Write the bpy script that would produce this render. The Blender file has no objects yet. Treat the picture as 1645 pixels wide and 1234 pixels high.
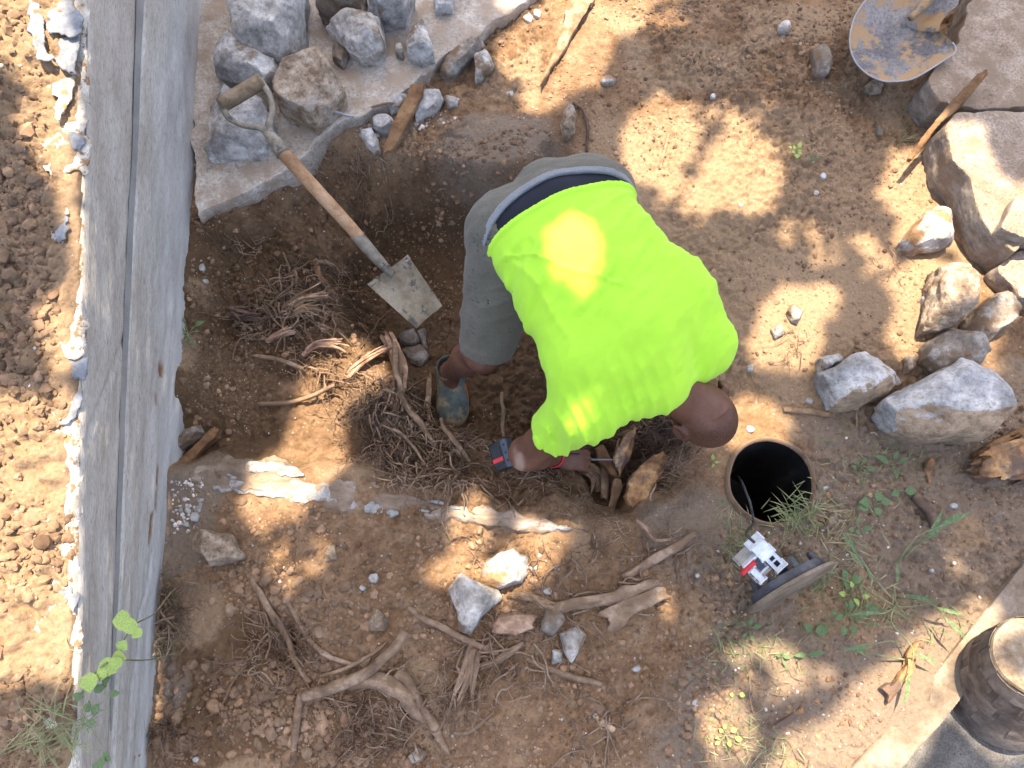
import bpy, bmesh, math, random
import numpy as np, time, os; _T0 = time.time()
from mathutils import Vector, Matrix
random.seed(7); RNG = np.random.default_rng(11)
SC = bpy.context.scene
COL = SC.collection

# ------------------------------------------------------------------ camera, sky, sun, exposure
TILT = math.radians(18); DIST = 2.6; FPX = 1242.0
CAM = np.array([0, -DIST*math.sin(TILT), DIST*math.cos(TILT)])
cf = np.array([0, math.sin(TILT), -math.cos(TILT)]); cu = np.array([0, math.cos(TILT), math.sin(TILT)])
camd = bpy.data.cameras.new('camera'); camo = bpy.data.objects.new('camera', camd); COL.objects.link(camo)
camo.location = CAM; camo.rotation_euler = (TILT, 0, 0)
camd.sensor_fit = 'HORIZONTAL'; camd.sensor_width = 36; camd.lens = 36*FPX/1645; camd.clip_start = .05; camd.clip_end = 400
SC.camera = camo

ELEV = math.radians(73); HX, HY = 0.09, -1.0
_n = math.hypot(HX, HY); HX /= _n; HY /= _n
SUN = np.array([HX*math.cos(ELEV), HY*math.cos(ELEV), -math.sin(ELEV)])      # direction the light travels
sl = bpy.data.lights.new('sun', 'SUN'); so = bpy.data.objects.new('sun', sl); COL.objects.link(so)
sl.energy = 4.6; sl.angle = math.radians(.53); sl.color = (1, .84, .62)
so.rotation_euler = Vector(SUN).to_track_quat('-Z', 'Y').to_euler()
w = bpy.data.worlds.new('World'); SC.world = w; w.use_nodes = True
nt = w.node_tree; sky = nt.nodes.new('ShaderNodeTexSky'); sky.sky_type = 'NISHITA'; sky.sun_disc = False
sky.sun_elevation = ELEV; sky.sun_rotation = math.atan2(-HX, -HY); sky.dust_density = 5.0; sky.ozone_density = .3
bg = nt.nodes['Background']; bg.inputs[1].default_value = .15; nt.links.new(sky.outputs[0], bg.inputs[0])
SC.view_settings.view_transform = 'Standard'; SC.view_settings.look = 'None'; SC.view_settings.gamma = 1
SC.view_settings.exposure = 2.03
SC.view_settings.use_curve_mapping = False
SC.cycles.max_bounces = 6; SC.cycles.diffuse_bounces = 4

# ------------------------------------------------------------------ helpers
def P(px, py, z=0.0):
    """the world point at height z where the camera sees pixel (px, py) of the photograph"""
    d = cf + np.array([1., 0, 0])*(px-822.5)/FPX + cu*(617-py)/FPX
    return CAM + d*((z-CAM[2])/d[2])
def PP(pts, z=0.0): return np.array([P(a, b, z) for a, b in pts])

def hash3(i, j, k):
    n = (i.astype(np.int64)*73856093) ^ (j.astype(np.int64)*19349663) ^ (k.astype(np.int64)*83492791)
    n = (n ^ (n >> 13))*1274126177 & 0x7fffffff
    n = (n ^ (n >> 16)) & 0xffff
    return n.astype(np.float32)/32767.5-1
def noise3(x, y, z):
    x = np.asarray(x, np.float32); y = np.asarray(y, np.float32); z = np.asarray(z, np.float32)+0*x
    xi = np.floor(x); yi = np.floor(y); zi = np.floor(z)
    u, v, t = x-xi, y-yi, z-zi
    u = u*u*u*(u*(u*6-15)+10); v = v*v*v*(v*(v*6-15)+10); t = t*t*t*(t*(t*6-15)+10)
    xi = xi.astype(np.int32); yi = yi.astype(np.int32); zi = zi.astype(np.int32)
    r = 0
    for a in (0, 1):
        wa = u if a else 1-u
        for b in (0, 1):
            wb = v if b else 1-v
            for c in (0, 1):
                wc = t if c else 1-t
                r = r+hash3(xi+a, yi+b, zi+c)*wa*wb*wc
    return r
def fbm(x, y, z, s, o=3, g=.5):
    r = 0; a = 1.
    for i in range(o):
        r = r+a*noise3(x*s+7.3*i, y*s-3.1*i, z*s+1.7*i); s *= 2.03; a *= g
    return r
def poly_sdf(x, y, pts):
    d = np.full(x.shape, 1e9, np.float32); sgn = np.ones(x.shape, np.float32)
    n = len(pts)
    for i in range(n):
        ax, ay = pts[i][:2]; bx, by = pts[i-1][:2]
        ex, ey = bx-ax, by-ay; wx, wy = x-ax, y-ay
        t = np.clip((wx*ex+wy*ey)/(ex*ex+ey*ey+1e-12), 0, 1)
        d = np.minimum(d, (wx-ex*t)**2+(wy-ey*t)**2)
        c1 = y >= ay; c2 = y < by; c3 = ex*wy > ey*wx
        sgn = np.where((c1 & c2 & c3) | (~c1 & ~c2 & ~c3), -sgn, sgn)
    return sgn*np.sqrt(d)
def sstep(a, b, x):
    t = np.clip((x-a)/(b-a), 0, 1); return t*t*(3-2*t)

def mesh(name, v, f, m=None, smooth=True, sharp=None):
    me = bpy.data.meshes.new(name); v = np.asarray(v, np.float32)
    if isinstance(f, np.ndarray):
        k = f.shape[1]
        me.vertices.add(len(v)); me.vertices.foreach_set('co', v.ravel())
        me.loops.add(f.size); me.loops.foreach_set('vertex_index', f.astype(np.int32).ravel())
        me.polygons.add(len(f)); me.polygons.foreach_set('loop_start', np.arange(0, f.size, k, dtype=np.int32))
        me.update(calc_edges=True)
    else:
        me.from_pydata([tuple(map(float, p)) for p in v], [], f); me.update()
    me.polygons.foreach_set('use_smooth', [bool(smooth)]*len(me.polygons))
    if smooth and sharp: me.set_sharp_from_angle(angle=math.radians(sharp))
    if m: me.materials.append(m)
    return me
def ob(name, me, parent=None, **k):
    o = bpy.data.objects.new(name, me); COL.objects.link(o)
    if parent: o.parent = parent
    for a, b in k.items():
        if b is not None: o[a] = b
    return o
def thing(name, label, cat, group=None):
    return ob(name, None, None, label=label, category=cat, group=group)
def settle(root, p):
    """move a thing's origin to its base point p, its parts staying where they are"""
    root.location = Vector(p)
    for c in root.children: c.matrix_parent_inverse = Matrix.Translation(-Vector(p))
def recentre(o):
    """put the origin of a one-mesh thing at its base"""
    me = o.data; n = len(me.vertices); co = np.empty(n*3, np.float32); me.vertices.foreach_get('co', co); co = co.reshape(-1, 3)
    c = np.array([co[:, 0].mean(), co[:, 1].mean(), co[:, 2].min()]); co -= c
    me.vertices.foreach_set('co', co.ravel()); me.update(); o.location = c
    return o

# --- procedural materials
def _nodes(name):
    m = bpy.data.materials.new(name); m.use_nodes = True
    return m, m.node_tree, m.node_tree.nodes['Principled BSDF']
def N(t, kind, **k):
    n = t.nodes.new('ShaderNode'+kind)
    for a, b in k.items():
        if a.startswith('i_'): n.inputs[a[2:].replace('_', ' ')].default_value = b
        else: setattr(n, a, b)
    return n
def ramp(t, src, stops):
    r = N(t, 'ValToRGB'); e = r.color_ramp.elements
    while len(e) < len(stops): e.new(.5)
    for q, (p, c) in zip(e, stops): q.position = p; q.color = (*c, 1) if len(c) == 3 else c
    t.links.new(src, r.inputs[0]); return r.outputs[0]
def mix(t, a, b, f, mode='MIX'):
    n = N(t, 'Mix', data_type='RGBA', blend_type=mode)
    for s, q in ((n.inputs[6], a), (n.inputs[7], b), (n.inputs[0], f)):
        if isinstance(q, (tuple, list)): s.default_value = (*q, 1)
        elif isinstance(q, (int, float)): s.default_value = q
        else: t.links.new(q, s)
    return n.outputs[2]
def coords(t, stretch=None, attr=None):
    if attr:
        src = N(t, 'Attribute', attribute_name=attr).outputs['Vector']
    else:
        tc = N(t, 'TexCoord'); oi = N(t, 'ObjectInfo')
        ad = N(t, 'VectorMath', operation='MULTIPLY_ADD'); ad.inputs[1].default_value = (31, 17, 23)
        t.links.new(oi.outputs['Random'], ad.inputs[0]); t.links.new(tc.outputs['Object'], ad.inputs[2]); src = ad.outputs[0]
    if stretch:
        mp = N(t, 'Mapping'); mp.inputs['Scale'].default_value = stretch; t.links.new(src, mp.inputs[0]); src = mp.outputs[0]
    return src
def noise(t, co, s, detail=6, rough=.6, dist=0.):
    n = N(t, 'TexNoise', i_Scale=s, i_Detail=detail, i_Roughness=rough, i_Distortion=dist)
    t.links.new(co, n.inputs['Vector']); return n.outputs['Fac']
def bump(t, b, layers):
    prev = None
    for src, st, di in layers:
        n = N(t, 'Bump', i_Strength=st, i_Distance=di); t.links.new(src, n.inputs['Height'])
        if prev: t.links.new(prev, n.inputs['Normal'])
        prev = n.outputs[0]
    t.links.new(prev, b.inputs['Normal'])
def stuffmat(name, stops, scale, rough=.85, fine=60, fine_amt=.35, bmp=.5, bdist=.004, dirt=None, dirt_scale=9, dirt_cut=(.48, .58),
             stretch=None, attr=None, spec=.3, metal=0, tint=None, side=None):
    """coloured by blotches, fine speckle and optional dirt patches with a shape of their own"""
    m, t, b = _nodes(name); co = coords(t, stretch, attr)
    stops = [(.5+(p-.5)*.62, q_) for p, q_ in stops]
    c = ramp(t, noise(t, co, scale, 8, .65), stops)
    sp = noise(t, co, fine, 5, .75)
    c = mix(t, c, ramp(t, sp, [(.34, (.35, .33, .32)), (.47, (.9, .9, .9)), (.64, (1.3, 1.3, 1.3))]), fine_amt*1.0, 'MULTIPLY') if fine_amt else c
    if side:
        g = N(t, 'NewGeometry'); dp = N(t, 'VectorMath', operation='DOT_PRODUCT'); t.links.new(g.outputs['Normal'], dp.inputs[0]); dp.inputs[1].default_value = side[1]
        ma = N(t, 'Math', operation='MULTIPLY_ADD'); t.links.new(noise(t, co, 16, 6, .7), ma.inputs[0]); ma.inputs[1].default_value = .5; t.links.new(dp.outputs['Value'], ma.inputs[2])
        sc_ = mix(t, side[0], ramp(t, noise(t, coords(t, (1.6, 1, 2.4)), 16, 8, .75), [(.36, (.55, .5, .46)), (.5, (1, 1, 1)), (.66, (1.5, 1.5, 1.5))]), 1., 'MULTIPLY')
        c = mix(t, c, sc_, ramp(t, ma.outputs[0], [(side[2]+.25-.05, (0, 0, 0)), (side[2]+.25+.05, (1, 1, 1))]))
    if dirt:
        k = ramp(t, noise(t, co, dirt_scale, 8, .68), [(dirt_cut[0], (0, 0, 0)), (dirt_cut[1], (1, 1, 1))])
        c = mix(t, c, dirt, k)
    if tint:
        a = N(t, 'Attribute', attribute_name=tint).outputs['Fac']
        c = mix(t, c, ramp(t, a, [(0, (.55, .52, .5)), (.5, (1, 1, 1)), (1, (1.6, 1.5, 1.4))]), 1., 'MULTIPLY')
    t.links.new(c, b.inputs['Base Color']); b.inputs['Roughness'].default_value = rough
    b.inputs['Specular IOR Level'].default_value = spec; b.inputs['Metallic'].default_value = metal
    bump(t, b, [(noise(t, co, scale*2.2, 8, .7), bmp, bdist*2), (sp, bmp*.8, bdist)])
    return m

SOIL = (.185, .114, .066); MOIST_SHADE = (.095, .058, .032); ASH = (.18, .136, .10); ORANGE = (.28, .158, .072); DUST = (.25, .170, .105)
M = {}
M['stone'] = stuffmat('grey_stone', [(.3, (.22, .198, .172)), (.5, (.37, .335, .295)), (.7, (.55, .52, .48))], 11, dirt=(.17, .118, .075), dirt_cut=(.52, .62), bmp=.9, bdist=.006, fine_amt=.6)
M['stone_blue'] = stuffmat('blue_grey_stone', [(.3, (.21, .198, .186)), (.5, (.37, .352, .334)), (.7, (.58, .56, .54))], 10, dirt=(.18, .128, .083), dirt_cut=(.55, .64), bmp=.9, bdist=.006, fine_amt=.6)
M['stone_tan'] = stuffmat('tan_stone', [(.3, (.18, .13, .09)), (.5, (.32, .24, .17)), (.72, (.47, .39, .31))], 18, dirt=(.36, .34, .31), dirt_cut=(.58, .64), bmp=1, bdist=.007, fine_amt=.8)
M['stone_dirty'] = stuffmat('dirty_stone', [(.3, (.12, .10, .085)), (.5, (.20, .165, .135)), (.7, (.33, .30, .27))], 12, dirt=(.15, .10, .06), bmp=.9, bdist=.006, fine_amt=.6)
M['stone_pale'] = stuffmat('pale_stone', [(.3, (.22, .205, .185)), (.5, (.34, .325, .305)), (.7, (.47, .46, .445))], 14, dirt=(.26, .15, .075), dirt_cut=(.5, .58), bmp=.9, bdist=.006, fine_amt=.5)
M['boulder'] = stuffmat('split_boulder', [(.3, (.20, .195, .195)), (.5, (.35, .34, .335)), (.7, (.55, .54, .53))], 9, dirt=(.2, .15, .10), dirt_cut=(.57, .66), bmp=.9, bdist=.006, fine_amt=.6, side=((.31, .225, .15), (.25, -.86, -.1), .30))
M['block'] = stuffmat('dirt_topped_block', [(.3, (.22, .205, .185)), (.5, (.37, .345, .315)), (.7, (.54, .515, .48))], 11, bmp=.9, bdist=.006, fine_amt=.6, side=((.23, .175, .13), (-.1, .25, .92), .90))
M['chip'] = stuffmat('whitish_chip', [(.3, (.24, .23, .215)), (.5, (.34, .33, .315)), (.7, (.45, .44, .43))], 14, dirt=(.2, .13, .08), dirt_cut=(.56, .64), bmp=.6)
M['slab'] = stuffmat('dusty_slab', [(.3, (.32, .272, .225)), (.5, (.42, .365, .31)), (.72, (.52, .475, .425))], 7, dirt=(.31, .24, .18), dirt_cut=(.46, .6), bmp=.7, bdist=.005, fine=90, fine_amt=.7)
M['slab_sun'] = stuffmat('broken_slab', [(.3, (.19, .14, .10)), (.5, (.255, .192, .145)), (.72, (.33, .265, .21))], 8, dirt=(.2, .145, .10), dirt_cut=(.5, .6), bmp=.7, bdist=.005, fine=110, fine_amt=.8, side=((.225, .195, .168), (0, 0, -1), -.72))
M['footing'] = stuffmat('limed_footing', [(.3, (.15, .108, .075)), (.5, (.215, .158, .115)), (.7, (.30, .245, .20))], 10, dirt=(.36, .345, .33), dirt_scale=5, dirt_cut=(.54, .60), bmp=.6, stretch=(.45, 1.4, 1))
M['lime'] = stuffmat('white_lime', [(.35, (.22, .215, .21)), (.5, (.31, .305, .30)), (.7, (.41, .405, .40))], 16, dirt=(.21, .158, .115), dirt_cut=(.49, .56), dirt_scale=16, bmp=.8, fine_amt=.6)
M['clod'] = stuffmat('soil_clod', [(.3, (.13, .08, .048)), (.55, (.195, .128, .08)), (.75, (.27, .185, .123))], 6, bmp=.5, bdist=.002, tint='tint')
M['pebble'] = stuffmat('pebble', [(.3, (.26, .24, .22)), (.5, (.38, .36, .34)), (.7, (.5, .48, .46))], 9, bmp=.4, bdist=.002, tint='tint')
M['root'] = stuffmat('root_bark', [(.3, (.12, .078, .05)), (.5, (.215, .145, .095)), (.7, (.33, .24, .17))], 14, dirt=(.17, .11, .068), bmp=.8, bdist=.003)
M['root_dark'] = stuffmat('dark_root', [(.3, (.055, .035, .025)), (.55, (.11, .07, .05)), (.75, (.17, .12, .085))], 18, bmp=.8, bdist=.003)
M['root_red'] = stuffmat('peeled_root', [(.3, (.15, .085, .055)), (.5, (.29, .18, .12)), (.7, (.42, .29, .20))], 16, dirt=(.16, .10, .065), dirt_cut=(.5, .62), bmp=.8, bdist=.003)
M['wood_pale'] = stuffmat('split_wood', [(.3, (.15, .095, .055)), (.5, (.27, .18, .11)), (.7, (.40, .28, .18))], 14, dirt=(.16, .095, .05), bmp=.8, bdist=.003)
M['wood_rot'] = stuffmat('rotten_wood', [(.3, (.10, .055, .028)), (.45, (.26, .135, .06)), (.6, (.42, .24, .10)), (.75, (.5, .36, .22))], 11, dirt=(.12, .08, .06), bmp=1, bdist=.005)
M['wood_brown'] = stuffmat('brown_lath', [(.3, (.09, .045, .02)), (.5, (.16, .085, .038)), (.7, (.24, .14, .07))], 12, bmp=.7)
M['fine_root'] = stuffmat('fine_roots', [(.3, (.085, .055, .038)), (.5, (.18, .118, .08)), (.7, (.33, .23, .16))], 8, bmp=.2)
M['shaft'] = stuffmat('ash_shaft', [(.3, (.26, .14, .07)), (.5, (.38, .225, .12)), (.7, (.46, .30, .18))], 10, rough=.6, dirt=(.17, .11, .07), dirt_cut=(.58, .72), bmp=.25, stretch=(1, 1, 1))
M['grip'] = stuffmat('worn_grip', [(.3, (.12, .085, .05)), (.5, (.19, .135, .085)), (.7, (.25, .19, .13))], 20, rough=.7, bmp=.3)
M['mudsteel'] = stuffmat('muddy_steel', [(.3, (.10, .09, .075)), (.5, (.19, .165, .125)), (.7, (.26, .23, .18))], 14, rough=.65, dirt=(.045, .045, .05), dirt_cut=(.58, .64), dirt_scale=22, bmp=.4, spec=.4)
M['blade'] = stuffmat('clay_coated_blade', [(.3, (.16, .13, .088)), (.5, (.25, .212, .15)), (.7, (.32, .28, .21))], 9, rough=.75, fine=120, fine_amt=.25, dirt=(.085, .078, .068), dirt_cut=(.56, .62), dirt_scale=13, bmp=.6, bdist=.004)
M['shovel'] = stuffmat('rusty_shovel_blade', [(.34, (.085, .08, .085)), (.5, (.135, .125, .125)), (.68, (.20, .185, .18))], 7, rough=.62, dirt=(.27, .17, .085), dirt_cut=(.47, .53), dirt_scale=8, bmp=.4, fine=90, fine_amt=.8)
M['iron'] = stuffmat('cast_iron', [(.3, (.035, .036, .042)), (.5, (.055, .057, .066)), (.7, (.085, .086, .095))], 14, rough=.55, bmp=.3)
M['pipe_out'] = stuffmat('clay_pipe', [(.3, (.105, .066, .042)), (.5, (.165, .108, .072)), (.7, (.24, .165, .115))], 12, rough=.85, dirt=(.19, .125, .078), dirt_scale=14, dirt_cut=(.46, .56), bmp=.7)
M['pipe_in'] = stuffmat('shade_dark_pipe_lining', [(.3, (.008, .0075, .0075)), (.55, (.016, .015, .015)), (.75, (.04, .038, .038))], 9, rough=.6, bmp=.4, stretch=(1, 1, .35))  # near-black colour paints in the darkness inside the pipe
M['beam'] = stuffmat('timber_edging', [(.3, (.135, .10, .07)), (.5, (.185, .143, .105)), (.7, (.25, .20, .155))], 9, bmp=.3, fine=90, fine_amt=.4)
M['asphalt'] = stuffmat('grey_path', [(.3, (.085, .08, .075)), (.5, (.115, .108, .10)), (.7, (.165, .155, .145))], 14, fine=160, fine_amt=.9, bmp=.5, bdist=.003)
M['bark'] = stuffmat('stump_bark', [(.3, (.06, .045, .038)), (.5, (.12, .092, .074)), (.7, (.21, .165, .13))], 9, bmp=.5, rough=.75)
M['cutwood'] = stuffmat('sawn_wood', [(.3, (.17, .115, .07)), (.5, (.245, .185, .125)), (.7, (.30, .24, .18))], 26, fine=90, fine_amt=.5, bmp=.4)
M['grass'] = stuffmat('grass_blades', [(.3, (.09, .115, .045)), (.5, (.16, .18, .08)), (.7, (.30, .26, .14))], 6, fine_amt=0, bmp=.05, rough=.6)
M['leaf'] = stuffmat('weed_leaf', [(.3, (.05, .088, .035)), (.5, (.082, .135, .055)), (.7, (.13, .19, .08))], 16, fine_amt=.2, bmp=.3, rough=.5)
M['leaf_lime'] = stuffmat('lime_leaf', [(.3, (.17, .25, .055)), (.5, (.25, .34, .08)), (.7, (.34, .42, .12))], 16, fine_amt=.15, bmp=.3, rough=.5)
M['stem'] = stuffmat('plant_stem', [(.3, (.10, .12, .05)), (.5, (.17, .19, .09)), (.7, (.26, .25, .14))], 16, fine_amt=.1, bmp=.2)
M['canopy'] = stuffmat('tree_leaf', [(.3, (.03, .06, .016)), (.5, (.045, .085, .022)), (.7, (.07, .11, .03))], 2, fine_amt=0, bmp=.05)
def plain(name, c, rough=.5, spec=.4, metal=0, var=.12, s=30):
    return stuffmat(name, [(.3, tuple(x*(1-var) for x in c)), (.5, c), (.7, tuple(min(1, x*(1+var)) for x in c))], s, rough=rough, fine_amt=.12, bmp=.1, bdist=.001, spec=spec, metal=metal)
M['black'] = plain('black_plastic', (.013, .014, .017), .4)
M['slate'] = plain('slate_plastic', (.055, .07, .095), .45)
M['red'] = plain('red_plastic', (.5, .025, .035), .4)
M['white'] = plain('white_plastic', (.62, .65, .70), .4)
M['clear'] = plain('cloudy_plastic', (.36, .34, .32), .25, .6)
M['cable'] = plain('cable_sheath', (.03, .03, .03), .5)
M['steel'] = plain('galvanised_steel', (.25, .255, .27), .45, .5, .15)

# soil
def soil_mat():
    m, t, b = _nodes('soil'); tc = N(t, 'TexCoord'); co = tc.outputs['Object']
    at = N(t, 'Attribute', attribute_name='soil'); sp = N(t, 'SeparateColor'); t.links.new(at.outputs['Color'], sp.inputs[0])
    big = noise(t, co, 3.5, 6, .6); mid = noise(t, co, 17, 8, .7); fine = noise(t, co, 95, 6, .75); vf = noise(t, co, 330, 3, .6)
    c = ramp(t, mid, [(.36, (.125, .075, .042)), (.5, SOIL), (.64, (.255, .168, .103))])
    c = mix(t, c, ORANGE, ramp(t, big, [(.5, (0, 0, 0)), (.75, (.4, .4, .4))]))
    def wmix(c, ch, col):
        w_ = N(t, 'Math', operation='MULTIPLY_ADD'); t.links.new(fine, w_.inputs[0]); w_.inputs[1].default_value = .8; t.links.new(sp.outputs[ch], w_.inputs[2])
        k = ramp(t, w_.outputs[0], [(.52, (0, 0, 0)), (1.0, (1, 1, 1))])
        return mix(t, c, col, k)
    c = wmix(c, 0, MOIST_SHADE); c = wmix(c, 1, ASH); c = wmix(c, 2, DUST)
    c = mix(t, c, ramp(t, fine, [(.30, (.45, .42, .4)), (.45, (.95, .95, .95)), (.7, (1.3, 1.3, 1.3))]), .7, 'MULTIPLY')
    v = N(t, 'TexVoronoi', i_Scale=150.); t.links.new(co, v.inputs['Vector'])
    cell = N(t, 'SeparateColor'); t.links.new(v.outputs['Color'], cell.inputs[0])
    chip = ramp(t, cell.outputs[0], [(.983, (0, 0, 0)), (.99, (1, 1, 1))])
    near = ramp(t, v.outputs['Distance'], [(.3, (1, 1, 1)), (.45, (0, 0, 0))])
    chip = mix(t, chip, near, 1., 'MULTIPLY')
    c = mix(t, c, (.36, .33, .29), chip)
    t.links.new(c, b.inputs['Base Color']); b.inputs['Roughness'].default_value = .95; b.inputs['Specular IOR Level'].default_value = .15
    v2 = N(t, 'TexVoronoi', i_Scale=70.); t.links.new(co, v2.inputs['Vector'])
    inv = N(t, 'Math', operation='SUBTRACT'); inv.inputs[0].default_value = 1; t.links.new(v2.outputs['Distance'], inv.inputs[1])
    bump(t, b, [(mid, .5, .012), (inv.outputs[0], .45, .006), (fine, .8, .006), (vf, .6, .002)])
    return m
M['soil'] = soil_mat()

# ------------------------------------------------------------------ terrain heights
WT0, WT1 = P(145, 0, .68), P(125, 1234, .40)          # top edge of the retaining wall (far end, near end)
WB0, WB1 = P(340, 0, -.02), P(240, 1234, -.02)        # its foot
def lin(a, b, y): t = (y-a[1])/(b[1]-a[1]); return a[0]+(b[0]-a[0])*t, a[2]+(b[2]-a[2])*t
def wall_top(y): return lin(WT0, WT1, y)
def wall_foot(y): return lin(WB0, WB1, y)[0]
PIT = PP([(325, 385), (410, 325), (470, 285), (520, 250), (580, 235), (650, 250), (700, 272), (770, 282), (880, 250), (960, 290), (1000, 380), (1040, 480),
          (1090, 590), (1085, 690), (1070, 760), (1000, 810), (900, 805), (800, 790), (640, 748), (560, 742), (450, 735), (340, 735), (270, 720), (285, 560)])
DEEP = PP([(560, 330), (640, 300), (720, 320), (850, 330), (940, 420), (1000, 560), (1010, 690), (950, 740), (840, 735), (740, 720), (660, 690), (640, 600), (560, 540), (520, 450)], -.2)
STUMPHOLE = PP([(940, 700), (1040, 670), (1090, 700), (1050, 760), (1010, 800), (950, 790)])
HOLLOW = PP([(390, 1020), (470, 1010), (540, 1090), (480, 1120), (420, 1090)])
PATH = PP([(1400, 1275), (1480, 1172), (1560, 1070), (1660, 940), (1900, 700), (2300, 1500), (1500, 1700)], -.05)
BUMPS = [(430, 420, .16, .05), (300, 640, .2, .05), (620, 640, .14, .07), (760, 690, .07, .05), (700, 560, .1, -.03), (1250, 540, .16, .035), (1480, 480, .2, .05), (860, 785, .1, .06),
         (560, 980, .25, .03), (450, 1180, .3, -.04), (1000, 990, .22, .04), (900, 120, .2, .03), (1150, 120, .3, .03), (1350, 60, .25, .03), (1180, 320, .2, .02),
         (1420, 1090, .2, .03), (1180, 1060, .3, .02), (1300, 950, .16, -.02), (1560, 620, .2, .02), (820, 225, .12, .03), (690, 230, .1, .02), (1400, 140, .15, -.05), (1100, 830, .12, .02)]
BUMPS = [(*P(a, b, 0)[:2], r, h) for a, b, r, h in BUMPS]
PIPE_C = P(1240, 772, .002); PIPE_AX = np.array([.012, -.01, 1.]); PIPE_AX /= np.linalg.norm(PIPE_AX); PIPE_R = .136

def base_height(x, y):
    """the dug terrain without its crumbs"""
    x = np.asarray(x, np.float32); y = np.asarray(y, np.float32)
    wob = .045*fbm(x, y, 0*x, 5.5, 3)
    z = .02*fbm(x, y, 0*x+4, 1.6, 3)
    z = z-.15*sstep(.06, -.09, poly_sdf(x, y, PIT)+wob)
    z = z-.22*sstep(.07, -.16, poly_sdf(x, y, DEEP)+wob*1.3)
    z = z-.12*sstep(.02, -.06, poly_sdf(x, y, STUMPHOLE)+wob*.6)
    z = z-.07*sstep(.04, -.08, poly_sdf(x, y, HOLLOW)+wob)
    z = z-.11*sstep(.05, -.03, poly_sdf(x, y, PATH))
    for bx, by, r, h in BUMPS: z = z+h*np.exp(-((x-bx)**2+(y-by)**2)/(r*r))
    k = sstep(.34, .19, np.hypot(x-PIPE_C[0], y-PIPE_C[1])); return z*(1-k)-.012*k
def height(x, y, crumbs=True):
    x = np.asarray(x, np.float32); y = np.asarray(y, np.float32)
    z = base_height(x, y)
    path = sstep(.02, -.02, poly_sdf(x, y, PATH))
    if crumbs:
        rough = np.clip(.40+.72*noise3(x*3.1, y*3.1, 0*x+9), .12, 1.15); rough = (rough+.55*sstep(.03, -.03, poly_sdf(x, y, PIT)))*(1-path)
        wx_ = .03*noise3(x*9, y*9, 0*x+5); wy_ = .03*noise3(x*9, y*9, 0*x+15); b1 = np.abs(fbm(x+wx_, y+wy_, z, 13, 3)); b2 = np.abs(fbm(x, y, z*2, 38, 2, .6)); b3 = np.abs(noise3(x*95, y*95, z*30))
        z = z+rough*(.020*(b1-.3)+.016*(b2-.3)+.008*(b3-.3)+.007*fbm(x, y, z, 60, 3, .7))
    wx, wz = wall_top(y)
    away = np.maximum(wx-x, 0)
    up = wz-.012+.024*sstep(-.005, .045, away+.035*fbm(y*0+1, y, 0*y+2, 5, 3))+.03*sstep(.04, .35, away)+.10*np.clip(away-.3, 0, 3)**.9*.25
    if crumbs:
        b1 = np.abs(fbm(x+9, y, 0*x, 17, 2)); b2 = np.abs(fbm(x, y+5, 0*x, 45, 2, .6)); b3 = np.abs(noise3(x*105, y*105, 0*x))
        up = up+(.026*(b1-.34)+.018*(b2-.3)+.007*(b3-.3))*sstep(.0, .10, away)+.014*fbm(x, y, 0*x+3, 9, 3)*sstep(0, .04, away)*sstep(.2, .1, away)
    z = np.where(x < wx-.012, up, z)
    # the mouth of the pipe
    d = np.hypot(x-PIPE_C[0], y-PIPE_C[1])
    z = np.where(d < PIPE_R+.004, -.75, z)
    return z
def axis(a, b, step, far):
    c = np.arange(a, b+step/2, step); o = [step]; 
    while sum(o) < far: o.append(o[-1]*1.35)
    e = np.cumsum(o); return np.concatenate([a-e[::-1], c, b+e])
gx = axis(-2.15, 2.15, .0062, 60); gy = axis(-1.3, 1.72, .0062, 60)
X, Y = np.meshgrid(gx, gy); shp = X.shape
xf, yf = X.ravel(), Y.ravel(); Z = height(xf, yf)
idx = np.arange(xf.size).reshape(shp)
q = np.stack([idx[:-1, :-1], idx[:-1, 1:], idx[1:, 1:], idx[1:, :-1]], -1).reshape(-1, 4)
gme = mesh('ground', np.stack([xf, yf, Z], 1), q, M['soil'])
bz = base_height(xf, yf); wob = fbm(xf, yf, 0*xf, 4, 3)
BL = PP([(240, 900), (420, 960), (640, 1100), (660, 1300), (230, 1300)])
PIT_SHADE = PP([(290, 380), (470, 360), (520, 470), (480, 590), (455, 680), (410, 745), (270, 740)], -.1)  # left pit side: soil colour darkened to paint in the shade beside the sun strip
moist_shade = np.maximum.reduce([.8*sstep(.04, -.06, poly_sdf(xf, yf, PIT_SHADE)+.06*wob), .85*sstep(.05, -.12, poly_sdf(xf, yf, DEEP)+.08*wob), .28*sstep(.05, -.1, poly_sdf(xf, yf, PIT)+.08*wob), .42*sstep(.1, -.15, poly_sdf(xf, yf, BL)+.1*wob)])
inpit = sstep(.0, -.06, poly_sdf(xf, yf, PIT))
ASHP = PP([(240, 800), (330, 770), (330, 850), (300, 1000), (250, 1080)])
ASHQ = PP([(1100, 850), (1350, 700), (1700, 640), (1700, 960), (1400, 1300), (1150, 1300)])
ASHR = PP([(690, 250), (760, 180), (880, 195), (890, 235), (780, 285), (720, 280)])
ash = np.maximum.reduce([sstep(.08, -.05, poly_sdf(xf, yf, ASHP)+.1*wob), .9*sstep(.15, -.1, poly_sdf(xf, yf, ASHQ)+.15*wob), .8*sstep(.05, -.05, poly_sdf(xf, yf, ASHR)+.05*wob)])
left_ = sstep(.02, -.02, xf-wall_top(yf)[0])
ash = np.where(xf < wall_top(yf)[0], 0, ash)
DUSTP = PP([(990, 220), (1260, 200), (1520, 240), (1500, 560), (1200, 600), (1050, 350)])
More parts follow.
